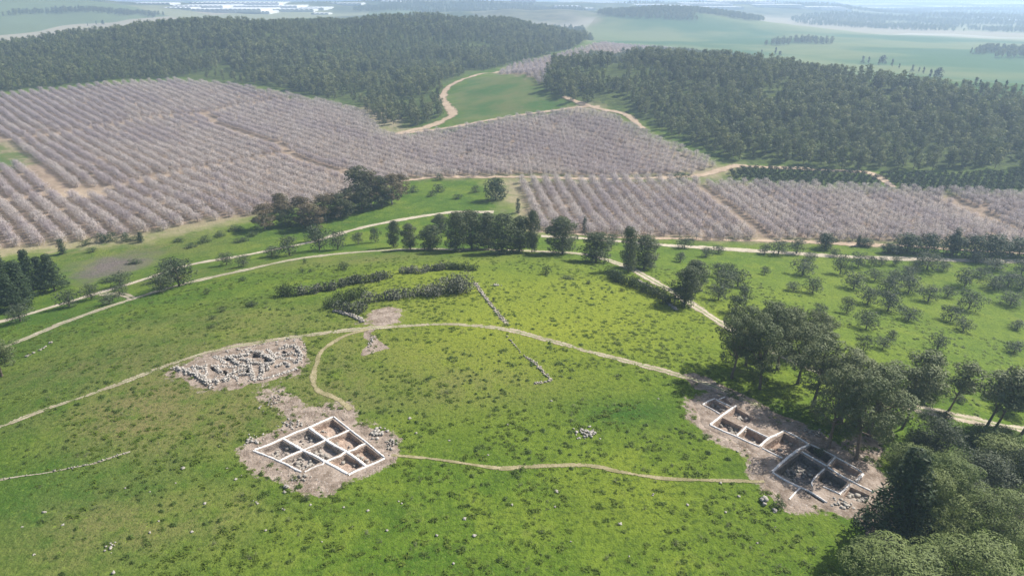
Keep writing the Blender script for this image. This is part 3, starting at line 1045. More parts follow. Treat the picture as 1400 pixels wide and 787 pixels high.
# the olive grove on the right
og = [(936, 339, 14, 22), (930, 358, 12, 16), (965, 351, 12, 18), (982, 346, 10, 18), (981, 379, 18, 22), (995, 377, 16, 20), (990, 395, 22, 30), (1008, 392, 22, 30),
      (982, 410, 20, 26), (1017, 410, 18, 22), (1006, 429, 24, 28), (1045, 375, 10, 12), (1045, 347, 12, 16), (1064, 348, 18, 24), (1089, 347, 18, 24), (1107, 356, 11, 18),
      (1097, 376, 20, 30), (1148, 375, 24, 22), (1111, 401, 20, 24), (1084, 398, 12, 20), (1157, 428, 20, 20), (1173, 365, 18, 22), (1191, 363, 12, 14), (1224, 362, 11, 13),
      (1267, 368, 22, 34), (1290, 369, 11, 16), (1333, 359, 14, 18), (1360, 368, 14, 28), (1396, 375, 18, 26), (1167, 395, 22, 30), (1196, 384, 15, 22), (1221, 384, 14, 20),
      (1241, 378, 14, 24), (1242, 400, 22, 32), (1214, 401, 22, 28), (1186, 416, 22, 28), (1214, 425, 26, 36), (1184, 450, 24, 28), (1242, 438, 18, 26), (1269, 412, 20, 28),
      (1295, 406, 14, 20), (1319, 391, 22, 26), (1324, 423, 24, 32), (1299, 439, 20, 28), (1317, 452, 16, 22), (1359, 395, 16, 28), (1378, 391, 18, 32), (1381, 417, 18, 30),
      (1220, 462, 10, 14), (1180, 479, 20, 22), (1207, 477, 16, 20), (1281, 478, 20, 22), (1390, 450, 12, 20), (1386, 482, 16, 24), (1252, 366, 10, 16), (1120, 430, 14, 20),
      (1140, 350, 10, 14), (1205, 362, 10, 14), (1340, 378, 12, 20), (1397, 395, 14, 22)]
og.sort(key=lambda s_: s_[1])
bands = [(0, 352, 'hugging the grove road'), (352, 368, 'in the second band below the grove road'), (368, 385, 'in the third band below the grove road'),
         (385, 405, 'in the fourth band below the grove road'), (405, 432, 'in the fifth band below the grove road'), (432, 999, 'in the scattered nearest band of the grove')]
for lo, hi, tx in bands:
    series(olive, [s_ for s_ in og if lo <= s_[1] < hi], 'olive tree {}, {{}}'.format(tx), 'olive trees of the right grove', ws=1.1, hs=1.3)

# conifers at the left edge
series(fir, [(8, 402, 72, 34), (33, 417, 66, 42), (46, 397, 60, 32), (18, 424, 54, 40), (75, 397, 54, 34), (60, 393, 46, 26), (-14, 420, 70, 40)],
       'tall dark conifer in the clump at the left edge, {}', 'dark conifers at the left edge')
pine.put(2, 514, 58, 56, 'broad dark pine half out of frame at the left edge')

# eucalyptus belt
series(euc, [(362, 313, 37, 26), (383, 297, 34, 22), (412, 306, 40, 26), (426, 313, 38, 30), (446, 302, 40, 30), (508, 283, 52, 30), (536, 279, 44, 28), (549, 268, 32, 18)],
       'brownish eucalyptus tree at the edge of the almond orchard, {}', 'brown eucalyptus trees at the orchard edge', ws=1.3)
series(eucg, [(391, 309, 24, 20), (466, 298, 36, 26), (480, 292, 38, 26), (495, 286, 62, 36), (385, 288, 26, 18), (522, 282, 44, 26)],
       'green-grey eucalyptus tree within the brownish belt, {}', 'green eucalyptus trees in the brown belt', ws=1.3)

# dark trees and cypresses along the orchards
series(dark, [(678, 273, 32, 32), (1128, 339, 23, 27), (1183, 336, 12, 20), (1215, 346, 16, 22), (1240, 343, 27, 40), (1268, 346, 30, 32), (1302, 349, 32, 34), (1330, 352, 34, 36),
              (1356, 353, 36, 42), (1392, 351, 30, 46), (1226, 346, 12, 18)],
       'dark round evergreen tree at the edge of the right orchard, {}', 'dark evergreens at the right orchard edge')
series(cypress, [(86, 347, 22, 11), (193, 331, 15, 8), (708, 291, 21, 7), (727, 304, 18, 6), (799, 317, 22, 7), (1173, 336, 16, 7), (1302, 347, 38, 12)],
       'narrow dark cypress standing alone by an orchard, {}', 'lone cypresses by the orchards')
series(bush, [(118, 335, 10, 18), (137, 331, 14, 20), (152, 329, 14, 22), (172, 329, 13, 22), (188, 328, 9, 16), (125, 345, 8, 14)],
       'dark shrub in the hedge below the left orchard, {}', 'shrubs below the left orchard')
series(bush, [(283, 402, 10, 13), (291, 436, 7, 10), (332, 384, 8, 13), (417, 360, 8, 7), (414, 372, 6, 9), (424, 372, 5, 9), (470, 368, 13, 22), (290, 447, 6, 11),
              (747, 375, 14, 17), (805, 388, 6, 10), (776, 381, 6, 20), (850, 398, 6, 9), (675, 412, 7, 7), (1065, 692, 14, 24), (420, 682, 8, 12), (305, 425, 9, 14), (345, 418, 10, 20)],
       'low round bush alone on the green hill, {}', 'bushes on the green hill')
series(bush, [(300, 322, 8, 20), (320, 315, 9, 24), (280, 330, 10, 22), (262, 338, 8, 18), (345, 322, 8, 20), (590, 268, 8, 14), (600, 262, 12, 20), (625, 272, 8, 16), (650, 262, 10, 16),
              (565, 262, 10, 18), (330, 330, 8, 24), (245, 330, 7, 18), (185, 360, 8, 22), (150, 385, 8, 24), (600, 246, 10, 14), (930, 246, 12, 24)],
       'low scrub bush between orchard and valley road, {}', 'scrub between orchard and valley road')
series(bush, [(1040, 455, 12, 18), (1280, 515, 10, 16), (1262, 570, 12, 24), (1330, 600, 12, 22), (1250, 680, 18, 26), (1290, 570, 12, 24), (1310, 548, 14, 26), (1350, 545, 14, 26),
              (1330, 530, 10, 22), (1120, 620, 10, 20)],
       'small leafy shrub near the road at the right, {}', 'shrubs near the road at the right')


# ------------------------------------------------------------------ prickly pear hedges
HEDGES = []


def hedge(name, label, cat, pts, hpx, wpx, mat, seed, pad=True, group=None):
    rng = rngs(seed)
    w = PW(pts)
    HEDGES.append(w)
    c = spline(w, 0.9) if len(w) > 1 else w
    o = w.mean(0)
    oz = float(hgt(o[0], o[1]))
    d = math.hypot(o[0], o[1])
    hm = hpx * d / FPX * 1.25
    wm = wpx * d / FPX * 1.15
    bl = []
    for x, y in c:
        for j in range(2):
            jx, jy = rng.normal(0, wm * 0.25, 2)
            s_ = rng.uniform(0.65, 1.15)
            bl.append((x + jx - o[0], y + jy - o[1], float(hgt(x + jx, y + jy)) - oz + 0.40 * hm * s_, 0.42 * wm * s_ + 0.3, 0.42 * wm * s_ + 0.3, 0.55 * hm * s_))
    root = thing(name, label, cat, (o[0], o[1], oz), group=group)
    n = min(9000, int(len(c) * (170 if pad else 230) * max(1, wm / 2.5)))
    if pad:
        g = Geo()
        blob_leaves(g, bl, n, 0.30, rng, aspect=0.85, jit=1.1, inner=0.5, up=0.1)
        g.build('pads', mat, root)
    else:
        g = Geo()
        blob_leaves(g, bl, n, 0.26, rng, aspect=0.7, jit=0.7, inner=0.4)
        g.build('foliage', mat, root)
    t = Geo()
    for b in bl[::2]:
        z0_ = float(hgt(b[0] + o[0], b[1] + o[1])) - oz
        tube(t, [(b[0], b[1], z0_ - 0.2), (b[0] + rng.normal(0, 0.2), b[1] + rng.normal(0, 0.2), b[2])], [0.10, 0.05], 5)
    t.build('stems', M_BARK, root)
    return root


def z8(pts):
    return [(360 + a * 340 / 1400, 340 + b * 340 / 1400) for a, b in pts]


HG = 'prickly pear hedges on the hill'
hedge('prickly_pear_hedge', 'cactus hedge of short pale clumps running up behind the round dark bush', 'hedge', z8([(210, 258), (300, 245), (390, 230)]), 11, 10, M_CACT, 301, group=HG)
hedge('prickly_pear_hedge', 'thin middle stretch of the long slanting cactus hedge', 'hedge', z8([(400, 222), (470, 205), (530, 192)]), 10, 9, M_CACT, 302, group=HG)
hedge('prickly_pear_hedge', 'upper end of the slanting cactus hedge, pale and low', 'hedge', z8([(525, 190), (600, 185), (650, 178), (705, 165)]), 11, 10, M_CACT, 303, group=HG)
hedge('prickly_pear_hedge', 'short cactus hedge at left end of the farthest hedge line', 'hedge', z8([(795, 135), (850, 138), (900, 136)]), 10, 10, M_CACT, 304, group=HG)
hedge('prickly_pear_hedge', 'middle cactus hedge of the farthest hedge line', 'hedge', z8([(912, 124), (960, 122), (1015, 116)]), 9, 9, M_CACT, 305, group=HG)
hedge('shrub_hedge', 'dark shrubby end of the farthest hedge line', 'hedge', z8([(1030, 112), (1080, 118), (1120, 118), (1180, 122)]), 10, 10, M_BUSH, 306, False)
hedge('prickly_pear_hedge', 'tallest wide grey cactus thicket at the top of the stone wall', 'hedge', z8([(1000, 255), (1060, 235), (1130, 245), (1080, 255)]), 22, 22, M_CACT, 307, group=HG)
hedge('prickly_pear_hedge', 'dark low cactus hedge joined left of the tall thicket', 'hedge', z8([(860, 262), (920, 262), (985, 262)]), 14, 15, M_CACT, 308, group=HG)
hedge('prickly_pear_hedge', 'cactus hedge strip above the bare pink earth patch', 'hedge', z8([(600, 300), (680, 290), (750, 280), (815, 272)]), 13, 13, M_CACT, 309, group=HG)
hedge('prickly_pear_hedge', 'pale cactus clump left of the bare pink earth patch', 'hedge', z8([(425, 345), (500, 352), (560, 350)]), 14, 14, M_CACT, 310, group=HG)
hedge('shrub_hedge', 'dark leafy thicket behind the pale cactus clump', 'hedge', z8([(360, 335), (430, 305), (500, 285), (550, 265)]), 15, 14, M_BUSH, 311, False)
hedge('shrub_hedge', 'round dark bush at the left end of the slanting cactus hedge', 'hedge', z8([(110, 262), (140, 262), (165, 262)]), 16, 15, M_BUSH, 312, False)
hedge('shrub_hedge', 'dark roadside hedge below the pines, upper stretch', 'hedge', [(833, 378), (845, 384), (858, 390)], 13, 14, M_BUSH, 313, False)
hedge('shrub_hedge', 'grey-green roadside hedge, middle stretch beside the ring track', 'hedge', [(862, 390), (875, 396), (888, 402)], 14, 14, M_BUSH, 314, False)
hedge('shrub_hedge', 'lowest stretch of the roadside hedge ending at the broad pine', 'hedge', [(892, 402), (904, 408), (914, 416)], 14, 13, M_BUSH, 315, False)


# ------------------------------------------------------------------ many of a kind: points that carry real meshes
def scatter(name, pts, protos, rz, sc, idx, label, cat=None):
    me_ = bpy.data.meshes.new(name)
    me_.vertices.add(len(pts))
    me_.vertices.foreach_set('co', np.asarray(pts, np.float32).ravel())
    for nm, ty, ar in (('turn', 'FLOAT', rz), ('size', 'FLOAT', sc), ('which', 'INT', idx)):
        a = me_.attributes.new(nm, ty, 'POINT')
        a.data.foreach_set('value', np.asarray(ar, np.float32 if ty == 'FLOAT' else np.int32))
    o = bpy.data.objects.new(name, me_)
    COL.objects.link(o)
    ng = bpy.data.node_groups.new(name, 'GeometryNodeTree')
    ng.interface.new_socket('Geometry', in_out='INPUT', socket_type='NodeSocketGeometry')
    ng.interface.new_socket('Geometry', in_out='OUTPUT', socket_type='NodeSocketGeometry')
    N = ng.nodes
    gi_, go = N.new('NodeGroupInput'), N.new('NodeGroupOutput')
    ip = N.new('GeometryNodeInstanceOnPoints')
    jn = N.new('GeometryNodeJoinGeometry')
    for p in reversed(protos):
        oi = N.new('GeometryNodeObjectInfo')
        oi.transform_space = 'ORIGINAL'
        oi.inputs['Object'].default_value = p
        oi.inputs['As Instance'].default_value = True
        ng.links.new(oi.outputs['Geometry'], jn.inputs[0])

    def na(nm, ty):
        a = N.new('GeometryNodeInputNamedAttribute')
        a.data_type = ty
        a.inputs['Name'].default_value = nm
        return a.outputs[0]
    cx = N.new('ShaderNodeCombineXYZ')
    ng.links.new(na('turn', 'FLOAT'), cx.inputs[2])
    er = N.new('FunctionNodeEulerToRotation')
    ng.links.new(cx.outputs[0], er.inputs[0])
    ip.inputs['Pick Instance'].default_value = True
    ng.links.new(gi_.outputs[0], ip.inputs['Points'])
    ng.links.new(jn.outputs[0], ip.inputs['Instance'])
    ng.links.new(na('which', 'INT'), ip.inputs['Instance Index'])
    ng.links.new(er.outputs[0], ip.inputs['Rotation'])
    ng.links.new(na('size', 'FLOAT'), ip.inputs['Scale'])
    ng.links.new(ip.outputs[0], go.inputs[0])
    md = o.modifiers.new('plants', 'NODES')
    md.node_group = ng
    return tag(o, label, cat, None, 'stuff')


def jgrid(poly, s, j, rng, ang=0.0):
    poly = np.asarray(poly)
    lo, hi = poly.min(0) - s, poly.max(0) + s
    x, y = np.meshgrid(np.arange(lo[0], hi[0], s), np.arange(lo[1], hi[1], s))
    x = x + rng.uniform(-j, j, x.shape) * s
    y = y + rng.uniform(-j, j, y.shape) * s
    x, y = x.ravel(), y.ravel()
    m = inside(x, y, poly)
    return x[m], y[m]


def individuals(protos, pts, rz, sc, labels, group, cat, squash=None):
    for i, (p, a, s_) in enumerate(zip(pts, rz, sc)):
        k = i % len(protos)
        o = protos[k] if i < len(protos) else protos[k].copy()
        if i >= len(protos):
            COL.objects.link(o)
        o.location = p
        o.rotation_euler = (0, 0, a)
        o.scale = (s_, s_, s_)
        tag(o, labels[i], cat, group)


# ---- the almond orchards: rows running away from the tell
ALM = [single_tree('almond_tree', rngs(400 + i), 4.0, 5.2, 0.14, 14, 480, 0.28, (M_ALM, M_ALM, M_ALMM, M_ALMM)[i], M_ALMT, 'umbrella', 0.14, (0.2, 0.3), 0.8, 0.6, 0.3, 1.3) for i in range(4)]


def rows(poly, p0, p1, gap, step, rng, keep_clear):
    a, b = P(*p0)[:2], P(*p1)[:2]
    d = (a - b) / np.hypot(*(a - b))          # away from the near end
    n = np.array((-d[1], d[0]))
    u0 = (poly - b) @ d
    v0 = (poly - b) @ n
    out = []
    for k, v in enumerate(np.arange(v0.min(), v0.max(), gap)):
        us = np.arange(u0.min(), u0.max(), step)
        us = us + rng.uniform(-0.12, 0.12, len(us)) * step
        vv = v + rng.uniform(-0.05, 0.05, len(us)) * gap
        q = b + us[:, None] * d + vv[:, None] * n
        m = inside(q[:, 0], q[:, 1], poly)
        for line in keep_clear:
            m &= dist_line(q[:, 0], q[:, 1], line) > 3.3
        m &= ~inside(q[:, 0], q[:, 1], CLEARING) & ~inside(q[:, 0], q[:, 1], GREEN_L)
        m &= rng.random(len(us)) > 0.02
        for x, y in q[m]:
            out.append((x, y, k))
    return np.array(out)


rg = rngs(77)
rowsW = rows(orchW, (17, 186), (106, 251), 6.6, 3.6, rg, TRACKS_IN)
rowsE = rows(orchE, (960, 262), (1045, 328), 5.6, 3.6, rg, TRACKS_IN)
xn, yn = jgrid(orchN, 6.0, 0.25, rg)


def lift(a):
    return np.stack((a[:, 0], a[:, 1], hgt(a[:, 0], a[:, 1])), 1)


allr = np.vstack((np.column_stack((rowsW, np.zeros(len(rowsW)))), np.column_stack((rowsE, np.ones(len(rowsE))))))
pp = lift(allr)
ax, ay, ad = pix(pp[:, 0], pp[:, 1], pp[:, 2])
vis = (ax > -25) & (ax < 1425)
order = np.argsort(np.where(vis, ad, 1e9))
near = order[:296]
rest = np.array(sorted(set(np.nonzero((ax > -260) & (ax < 1660))[0]) - set(near)))
# the number of each row, counted from the left where it ends nearest the tell
labs = {}
for side, nm in ((0, 'left'), (1, 'right')):
    ks = [i for i in near if allr[i, 3] == side]
    byrow = {}
    for i in ks:
        byrow.setdefault(allr[i, 2], []).append(i)
    rws = sorted(byrow.values(), key=lambda r_: min(ax[i] if ad[i] == min(ad[j] for j in r_) else 1e9 for i in r_))
    for a, r_ in enumerate(rws):
        for b, i in enumerate(sorted(r_, key=lambda j: ad[j])):
            labs[i] = 'pale almond tree, {} from near end of {} row of {} orchard'.format(nth(b + 1), nth(a + 1), nm)
individuals(ALM, pp[near], rg.uniform(0, 6.28, len(near)), rg.uniform(0.88, 1.15, len(near)), [labs[i] for i in near], 'almond trees at the near ends of the orchard rows', 'almond tree')


def alm_kind(q):
    u = np.concatenate((allr[rest, 2] * 0.37, np.full(len(q) - len(rest), 3.0)))
    nz = 0.65 * vnoise(u, np.floor(q[:, 1] / 60.0) * 0.6, 41) + 0.35 * vnoise(q[:, 0] / 40, q[:, 1] / 40, 42)
    return (nz + rg.normal(0, 0.05, len(q)) < 0.48) * 2 + rg.integers(0, 2, len(q))


pr = np.vstack((pp[rest], np.stack((xn, yn, hgt(xn, yn)), 1)))
scatter('almond_orchard', pr, ALM, rg.uniform(0, 6.28, len(pr)), rg.uniform(0.85, 1.15, len(pr)), alm_kind(pr),
        'long rows of pale pinkish almond trees filling both orchards behind the hill', 'orchard')

# ---- the pine woods
WOODT = [single_tree('forest_pine', rngs(440 + i), 9.5, 6.4, 0.18, 12, 330, 0.62, (M_WOOD, M_WOOD, M_WOODL, M_WOOD, M_WOODL)[i], M_BARK, ('dome', 'cone', 'dome', 'dome', 'umbrella')[i], 0.18, (0.17, 0.27), 0.7, 0.8)
         for i in range(5)]
rw = rngs(78)
x1, y1 = jgrid(woodW, 7.0, 0.42, rw)
x2, y2 = jgrid(woodE, 6.8, 0.42, rw)


def thin(x, y, edge_px, side):
    nz = fbm(x / 40, y / 40, 60 + side, 3)
    keep = nz > (0.37, 0.30)[side]
    ix, iy, _ = pix(x, y, hgt(x, y))
    for cx, cy, rx, ry in edge_px:
        e = ((ix - cx) / rx) ** 2 + ((iy - cy) / ry) ** 2
        keep &= (e > 1) | (rw.random(len(x)) < 0.18)
    return keep


k1 = thin(x1, y1, [(310, 105, 32, 7), (480, 134, 30, 9), (615, 92, 22, 6), (545, 172, 26, 4), (602, 130, 9, 18)], 0)
k2 = thin(x2, y2, [(1265, 212, 45, 5), (1080, 122, 26, 3), (1140, 121, 18, 2), (830, 134, 36, 6), (1390, 222, 24, 8)], 1)
fp = np.concatenate((np.stack((x1[k1], y1[k1]), 1), np.stack((x2[k2], y2[k2]), 1)))
fside = np.concatenate((np.zeros(k1.sum()), np.ones(k2.sum())))
fz = lift(fp)
fx_, fy_, fd = pix(fz[:, 0], fz[:, 1], fz[:, 2])
v_ = (fx_ > -20) & (fx_ < 1420)
od = np.argsort(np.where(v_, fd, 1e9))
nearf = np.concatenate((od[fside[od] == 1][:190], od[fside[od] == 0][:105]))
fl = []
for i in nearf:
    if fside[i] == 0:
        fl.append('dark pine on the near edge of the left wood, above the almond orchard' if fx_[i] < 470 else 'dark pine on the near tip of the left wood, beside the pale forest track')
    elif fx_[i] < 900:
        fl.append('dark pine on the left end of the right wood, beside the green field')
    elif fx_[i] < 1190:
        fl.append('dark pine on the near edge of the right wood, above the first citrus block')
    else:
        fl.append('dark pine on the near edge of the right wood, above the second citrus block')
individuals(WOODT, fz[nearf], rw.uniform(0, 6.28, len(nearf)), rw.uniform(0.75, 1.25, len(nearf)), fl, 'pines at the near edges of the woods', 'pine')
ff = np.array(sorted(set(range(len(fz))) - set(nearf)))
scatter('pine_forest', fz[ff], WOODT, rw.uniform(0, 6.28, len(ff)), rw.uniform(0.7, 1.25, len(ff)) * (0.6 + 0.85 * fbm(fz[ff, 0] / 45, fz[ff, 1] / 45, 63, 2)), rw.integers(0, 5, len(ff)),
        'dense dark pine woods covering the two hills behind the orchards', 'forest')

# ---- citrus blocks in front of the right wood
CIT = [single_tree('citrus_tree', rngs(470 + i), 2.8, 3.9, 0.05, 8, 220, 0.34, M_CITRUS, M_BARK, 'dome', 0.1, (0.2, 0.3), 0.6, 0.8) for i in range(3)]
rc = rngs(79)
cit = []
for k, gpoly in enumerate((grove1, grove2)):
    a = np.arange(gpoly[:, 0].min(), gpoly[:, 0].max(), 3.6)
    b = np.arange(gpoly[:, 1].min(), gpoly[:, 1].max(), 4.9)
    xx, yy = np.meshgrid(a, b)
    xx, yy = xx.ravel() + rc.uniform(-.3, .3, xx.size), yy.ravel() + rc.uniform(-.3, .3, yy.size)
    m = inside(xx, yy, gpoly)
    cit += [(x, y, k) for x, y in zip(xx[m], yy[m])]
cit = np.array(cit)
cz = lift(cit)
cx_, cy_, cdp = pix(cz[:, 0], cz[:, 1], cz[:, 2])
inv = np.argsort(np.where((cx_ > 0) & (cx_ < 1400), cdp, 1e9))[:297]
individuals(CIT, cz[inv], rc.uniform(0, 6.28, len(inv)), rc.uniform(0.85, 1.2, len(inv)),
            ['dark low citrus tree in the small citrus block left of the earth track' if cit[i, 2] == 0 else 'dark low citrus tree in the large citrus block right of the earth track' for i in inv],
            'citrus trees in the dark blocks', 'citrus tree')
cr_ = np.array(sorted(set(range(len(cz))) - set(inv)))
if len(cr_):
    scatter('citrus_grove', cz[cr_], CIT, rc.uniform(0, 6.28, len(cr_)), rc.uniform(0.85, 1.2, len(cr_)), rc.integers(0, 3, len(cr_)),
            'remaining dark citrus rows below the right wood', 'grove')

# ---- trees scattered over the far fields
FT = [single_tree('field_tree', rngs(480 + i), (11, 9, 7)[i], (4.0, 6.0, 7.0)[i], 0.06, 9, 160, 0.9, M_CYP, M_BARK, ('column', 'cone', 'dome')[i], 0.2, (0.25, 0.34), 0.5, 0.9)
      for i in range(3)]
ftl = [(1179, 87, 10), (1187, 87, 9), (1201, 89, 8), (1206, 88, 12), (1219, 91, 10), (1229, 94, 7), (1247, 98, 9), (1256, 99, 7), (1262, 101, 9), (1266, 113, 8), (1271, 107, 12),
       (1277, 106, 9), (1282, 107, 14), (1333, 119, 13), (1339, 118, 9), (1359, 122, 13), (1366, 122, 7), (1374, 122, 12), (1387, 124, 10), (1396, 125, 9),
       (1060, 74, 9), (1041, 74, 6), (1066, 76, 6), (132, 34, 5), (141, 34, 6), (120, 36, 4)]
ftl.sort()
used_ft = [False] * 3
for i, (a, b, h) in enumerate(ftl):
    x, y, z, t = P(a, b)
    k = (0, 0, 2, 0, 0, 2, 1, 0, 0, 2, 0, 0, 1)[i % 13]
    o = FT[k]
    if used_ft[k]:
        o = FT[k].copy()
        COL.objects.link(o)
    used_ft[k] = True
    o.location = (x, y, z)
    s_ = h * t / FPX / (11, 9, 7)[k]
    o.scale = (s_, s_, s_)
    tag(o, 'dark lone tree on the hazy far fields, {}'.format(from_left(i, len(ftl))), 'tree', 'lone trees on the far fields')

# ---- far woods, a mass in the haze
rf = rngs(80)
far_pts = []


def farwood(poly, s):
    x, y = jgrid(poly, s, 0.45, rf)
    m = fbm(x / 120, y / 120, 70, 3) > 0.38
    far_pts.append(np.stack((x[m], y[m], hgt(x[m], y[m])), 1))


def ell(cx, cy, a, b):
    t = np.linspace(0, 6.28, 24, endpoint=False)
    return np.stack((cx + a * np.cos(t), cy + b * np.sin(t)), 1)


farwood(ell(430, 1880, 215, 130), 9)
farwood(ell(1350, 2250, 480, 400), 14)
farwood(ell(-900, 3300, 500, 220), 16)
farwood(ell(600, 3500, 600, 170), 17)
farwood(ell(2700, 3900, 900, 300), 20)
farwood(ell(1700, 3300, 700, 300), 18)
farwood(PW([(-30, 22), (60, 16), (120, 14), (230, 22), (230, 25), (120, 18), (60, 20), (-30, 27)]), 11)
farwood(PW([(1320, 76), (1345, 71), (1400, 70), (1500, 68), (1500, 78), (1400, 80), (1340, 80)]), 9)
farwood(PW([(1040, 60), (1090, 57), (1140, 58), (1140, 61), (1080, 62), (1045, 63)]), 10)
farwood(PW([(655, 44), (740, 40), (800, 42), (790, 56), (700, 56)]), 9)
farwood(ell(-150, 2600, 420, 230), 15)
fpnt = np.vstack(far_pts)
scatter('distant_wood', fpnt, WOODT, rf.uniform(0, 6.28, len(fpnt)), rf.uniform(0.9, 1.5, len(fpnt)), rf.integers(0, 5, len(fpnt)),
        'bluish woods fading into haze beyond the green fields', 'forest')
# ------------------------------------------------------------------ the excavations
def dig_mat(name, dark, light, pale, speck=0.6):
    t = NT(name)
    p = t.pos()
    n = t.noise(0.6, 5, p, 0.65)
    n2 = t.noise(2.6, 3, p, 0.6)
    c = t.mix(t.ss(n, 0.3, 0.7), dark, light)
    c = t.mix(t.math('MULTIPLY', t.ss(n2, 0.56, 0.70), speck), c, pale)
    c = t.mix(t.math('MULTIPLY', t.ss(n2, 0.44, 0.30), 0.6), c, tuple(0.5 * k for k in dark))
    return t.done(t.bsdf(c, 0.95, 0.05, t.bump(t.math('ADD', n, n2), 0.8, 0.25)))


t_ = NT('spoil_earth')
M_SPOIL = t_.done(t_.bsdf(dirt_color(t_, t_.pos()), 0.95, 0.05, t_.bump(t_.noise(2.5, 4, t_.pos(), 0.65), 0.8, 0.2)))
M_PITR = dig_mat('reddish_pit_earth', (0.28, 0.20, 0.155), (0.46, 0.36, 0.29), (0.55, 0.48, 0.42))
M_PITG = dig_mat('grey_pit_earth', (0.23, 0.19, 0.165), (0.42, 0.36, 0.31), (0.58, 0.54, 0.49))
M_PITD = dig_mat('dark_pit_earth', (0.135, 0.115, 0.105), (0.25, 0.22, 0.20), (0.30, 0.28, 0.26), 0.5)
M_BAG = plain_mat('white_sandbags', (0.60, 0.56, 0.53), (0.86, 0.84, 0.82), 2.6, 0.85, 0.15, 0.06)
M_BAGG = plain_mat('dusty_sandbags', (0.48, 0.45, 0.43), (0.68, 0.65, 0.62), 2.2, 0.85, 0.15, 0.06)


def cdt_sheet(outer, holes, step, zf, rng):
    """a triangulated sheet of a polygon less its holes; returns verts (N,3) and faces with repeated last index"""
    vs, es = [], []

    def ring(p):
        p = np.asarray(p)
        base = len(vs)
        q = []
        for i in range(len(p)):
            a, b = p[i], p[(i + 1) % len(p)]
            n = max(1, int(np.hypot(*(b - a)) / step))
            for k in range(n):
                q.append(a + (b - a) * k / n)
        vs.extend(q)
        es.extend([(base + i, base + (i + 1) % len(q)) for i in range(len(q))])
        return np.array(q)
    o = ring(outer)
    hs = [ring(h) for h in holes]
    lo, hi = o.min(0), o.max(0)
    for x in np.arange(lo[0], hi[0], step):
        for y in np.arange(lo[1], hi[1], step):
            q = np.array((x, y)) + rng.uniform(-.3, .3, 2) * step
            X, Y = np.array([q[0]]), np.array([q[1]])
            if inside(X, Y, o)[0] and not any(inside(X, Y, h)[0] for h in hs):
                vs.append(q)
    r = delaunay_2d_cdt([Vector((float(a[0]), float(a[1]))) for a in vs], es, [], 0, 1e-5)
    v2 = np.array([tuple(a) for a in r[0]])
    fs = []
    for f in r[2]:
        c = v2[list(f)].mean(0)
        X, Y = np.array([c[0]]), np.array([c[1]])
        if inside(X, Y, o)[0] and not any(inside(X, Y, h)[0] for h in hs):
            a, b, d = v2[f[0]], v2[f[1]], v2[f[2]]
            if (b[0] - a[0]) * (d[1] - a[1]) - (b[1] - a[1]) * (d[0] - a[0]) < 0:
                f = f[::-1]
            fs.append((f[0], f[1], f[2], f[2]))
    return np.column_stack((v2, zf(v2[:, 0], v2[:, 1]))), np.array(fs)


def deck_z(x, y):
    return hgt(x, y) + 0.09 + 0.10 * (fbm(x / 1.7, y / 1.7, 90, 2) - 0.5)


def pit(root, poly, depth, mat, rng, o, stones=20, ssize=0.3, floor_slope=(0, 0), rubble_mat=None):
    """a straight-sided trench with a rough floor and the stones found on it"""
    p = np.asarray(poly)
    if 0.5 * np.sum(p[:, 0] * np.roll(p[:, 1], -1) - np.roll(p[:, 0], -1) * p[:, 1]) < 0:
        p = p[::-1]
    ring = []
    for i in range(len(p)):
        a, b = p[i], p[(i + 1) % len(p)]
        n = max(1, int(np.hypot(*(b - a)) / 0.55))
        ring += [a + (b - a) * k / n for k in range(n)]
    ring = np.array(ring)
    c = ring.mean(0)
    zt = deck_z(ring[:, 0], ring[:, 1])
    base = float(zt.mean()) - depth

    def fz(x, y):
        return base + (fbm(x / 1.4, y / 1.4, 95, 3) - 0.5) * 0.8 + (x - c[0]) * floor_slope[0] + (y - c[1]) * floor_slope[1]
    inner = c + (ring - c) * (1 - 0.12 / max(1.0, np.hypot(*(ring - c).T).mean()))
    rows_ = []
    K = 4
    for k in range(K + 1):
        f = k / K
        q = ring + (inner - ring) * f + (rng.normal(0, 0.035, ring.shape) if 0 < k < K else 0)
        z = zt * (1 - f) + fz(inner[:, 0], inner[:, 1]) * f
        rows_.append(np.column_stack((q, z)))
    v = np.vstack(rows_)
    n = len(ring)
    q = []
    for k in range(K):
        for i in range(n):
            j = (i + 1) % n
            q.append((k * n + i, (k + 1) * n + i, (k + 1) * n + j, k * n + j)[::-1])
    g = Geo()
    off = np.array((o[0], o[1], o[2]))
    g.add(v - off, np.array(q)[:, ::-1])
    fv, ff_ = cdt_sheet(inner, [], 0.5, fz, rng)
    g.add(fv - off, ff_)
    ob = g.build('pit', mat, root)
    if stones:
        s = Geo()
        lo, hi = inner.min(0), inner.max(0)
        k = 0
        cl = [lo + (hi - lo) * rng.random(2) for _ in range(4)]
        tries = 0
        while k < stones and tries < stones * 30:
            tries += 1
            q_ = cl[int(rng.integers(4))] + rng.normal(0, 0.7, 2) if rng.random() < 0.7 else lo + (hi - lo) * rng.random(2)
            if not inside(q_[:1], q_[1:], c + (inner - c) * 0.94)[0]:
                continue
            sz = ssize * rng.uniform(0.45, 1.25)
            rock(s, (q_[0] - off[0], q_[1] - off[1], float(fz(q_[0], q_[1])) + sz * 0.25 - off[2]), sz, rng)
            k += 1
        if k:
            tag(s.build('stone_rubble', rubble_mat or M_ROCKD, ob), kind='stuff')
    return ob


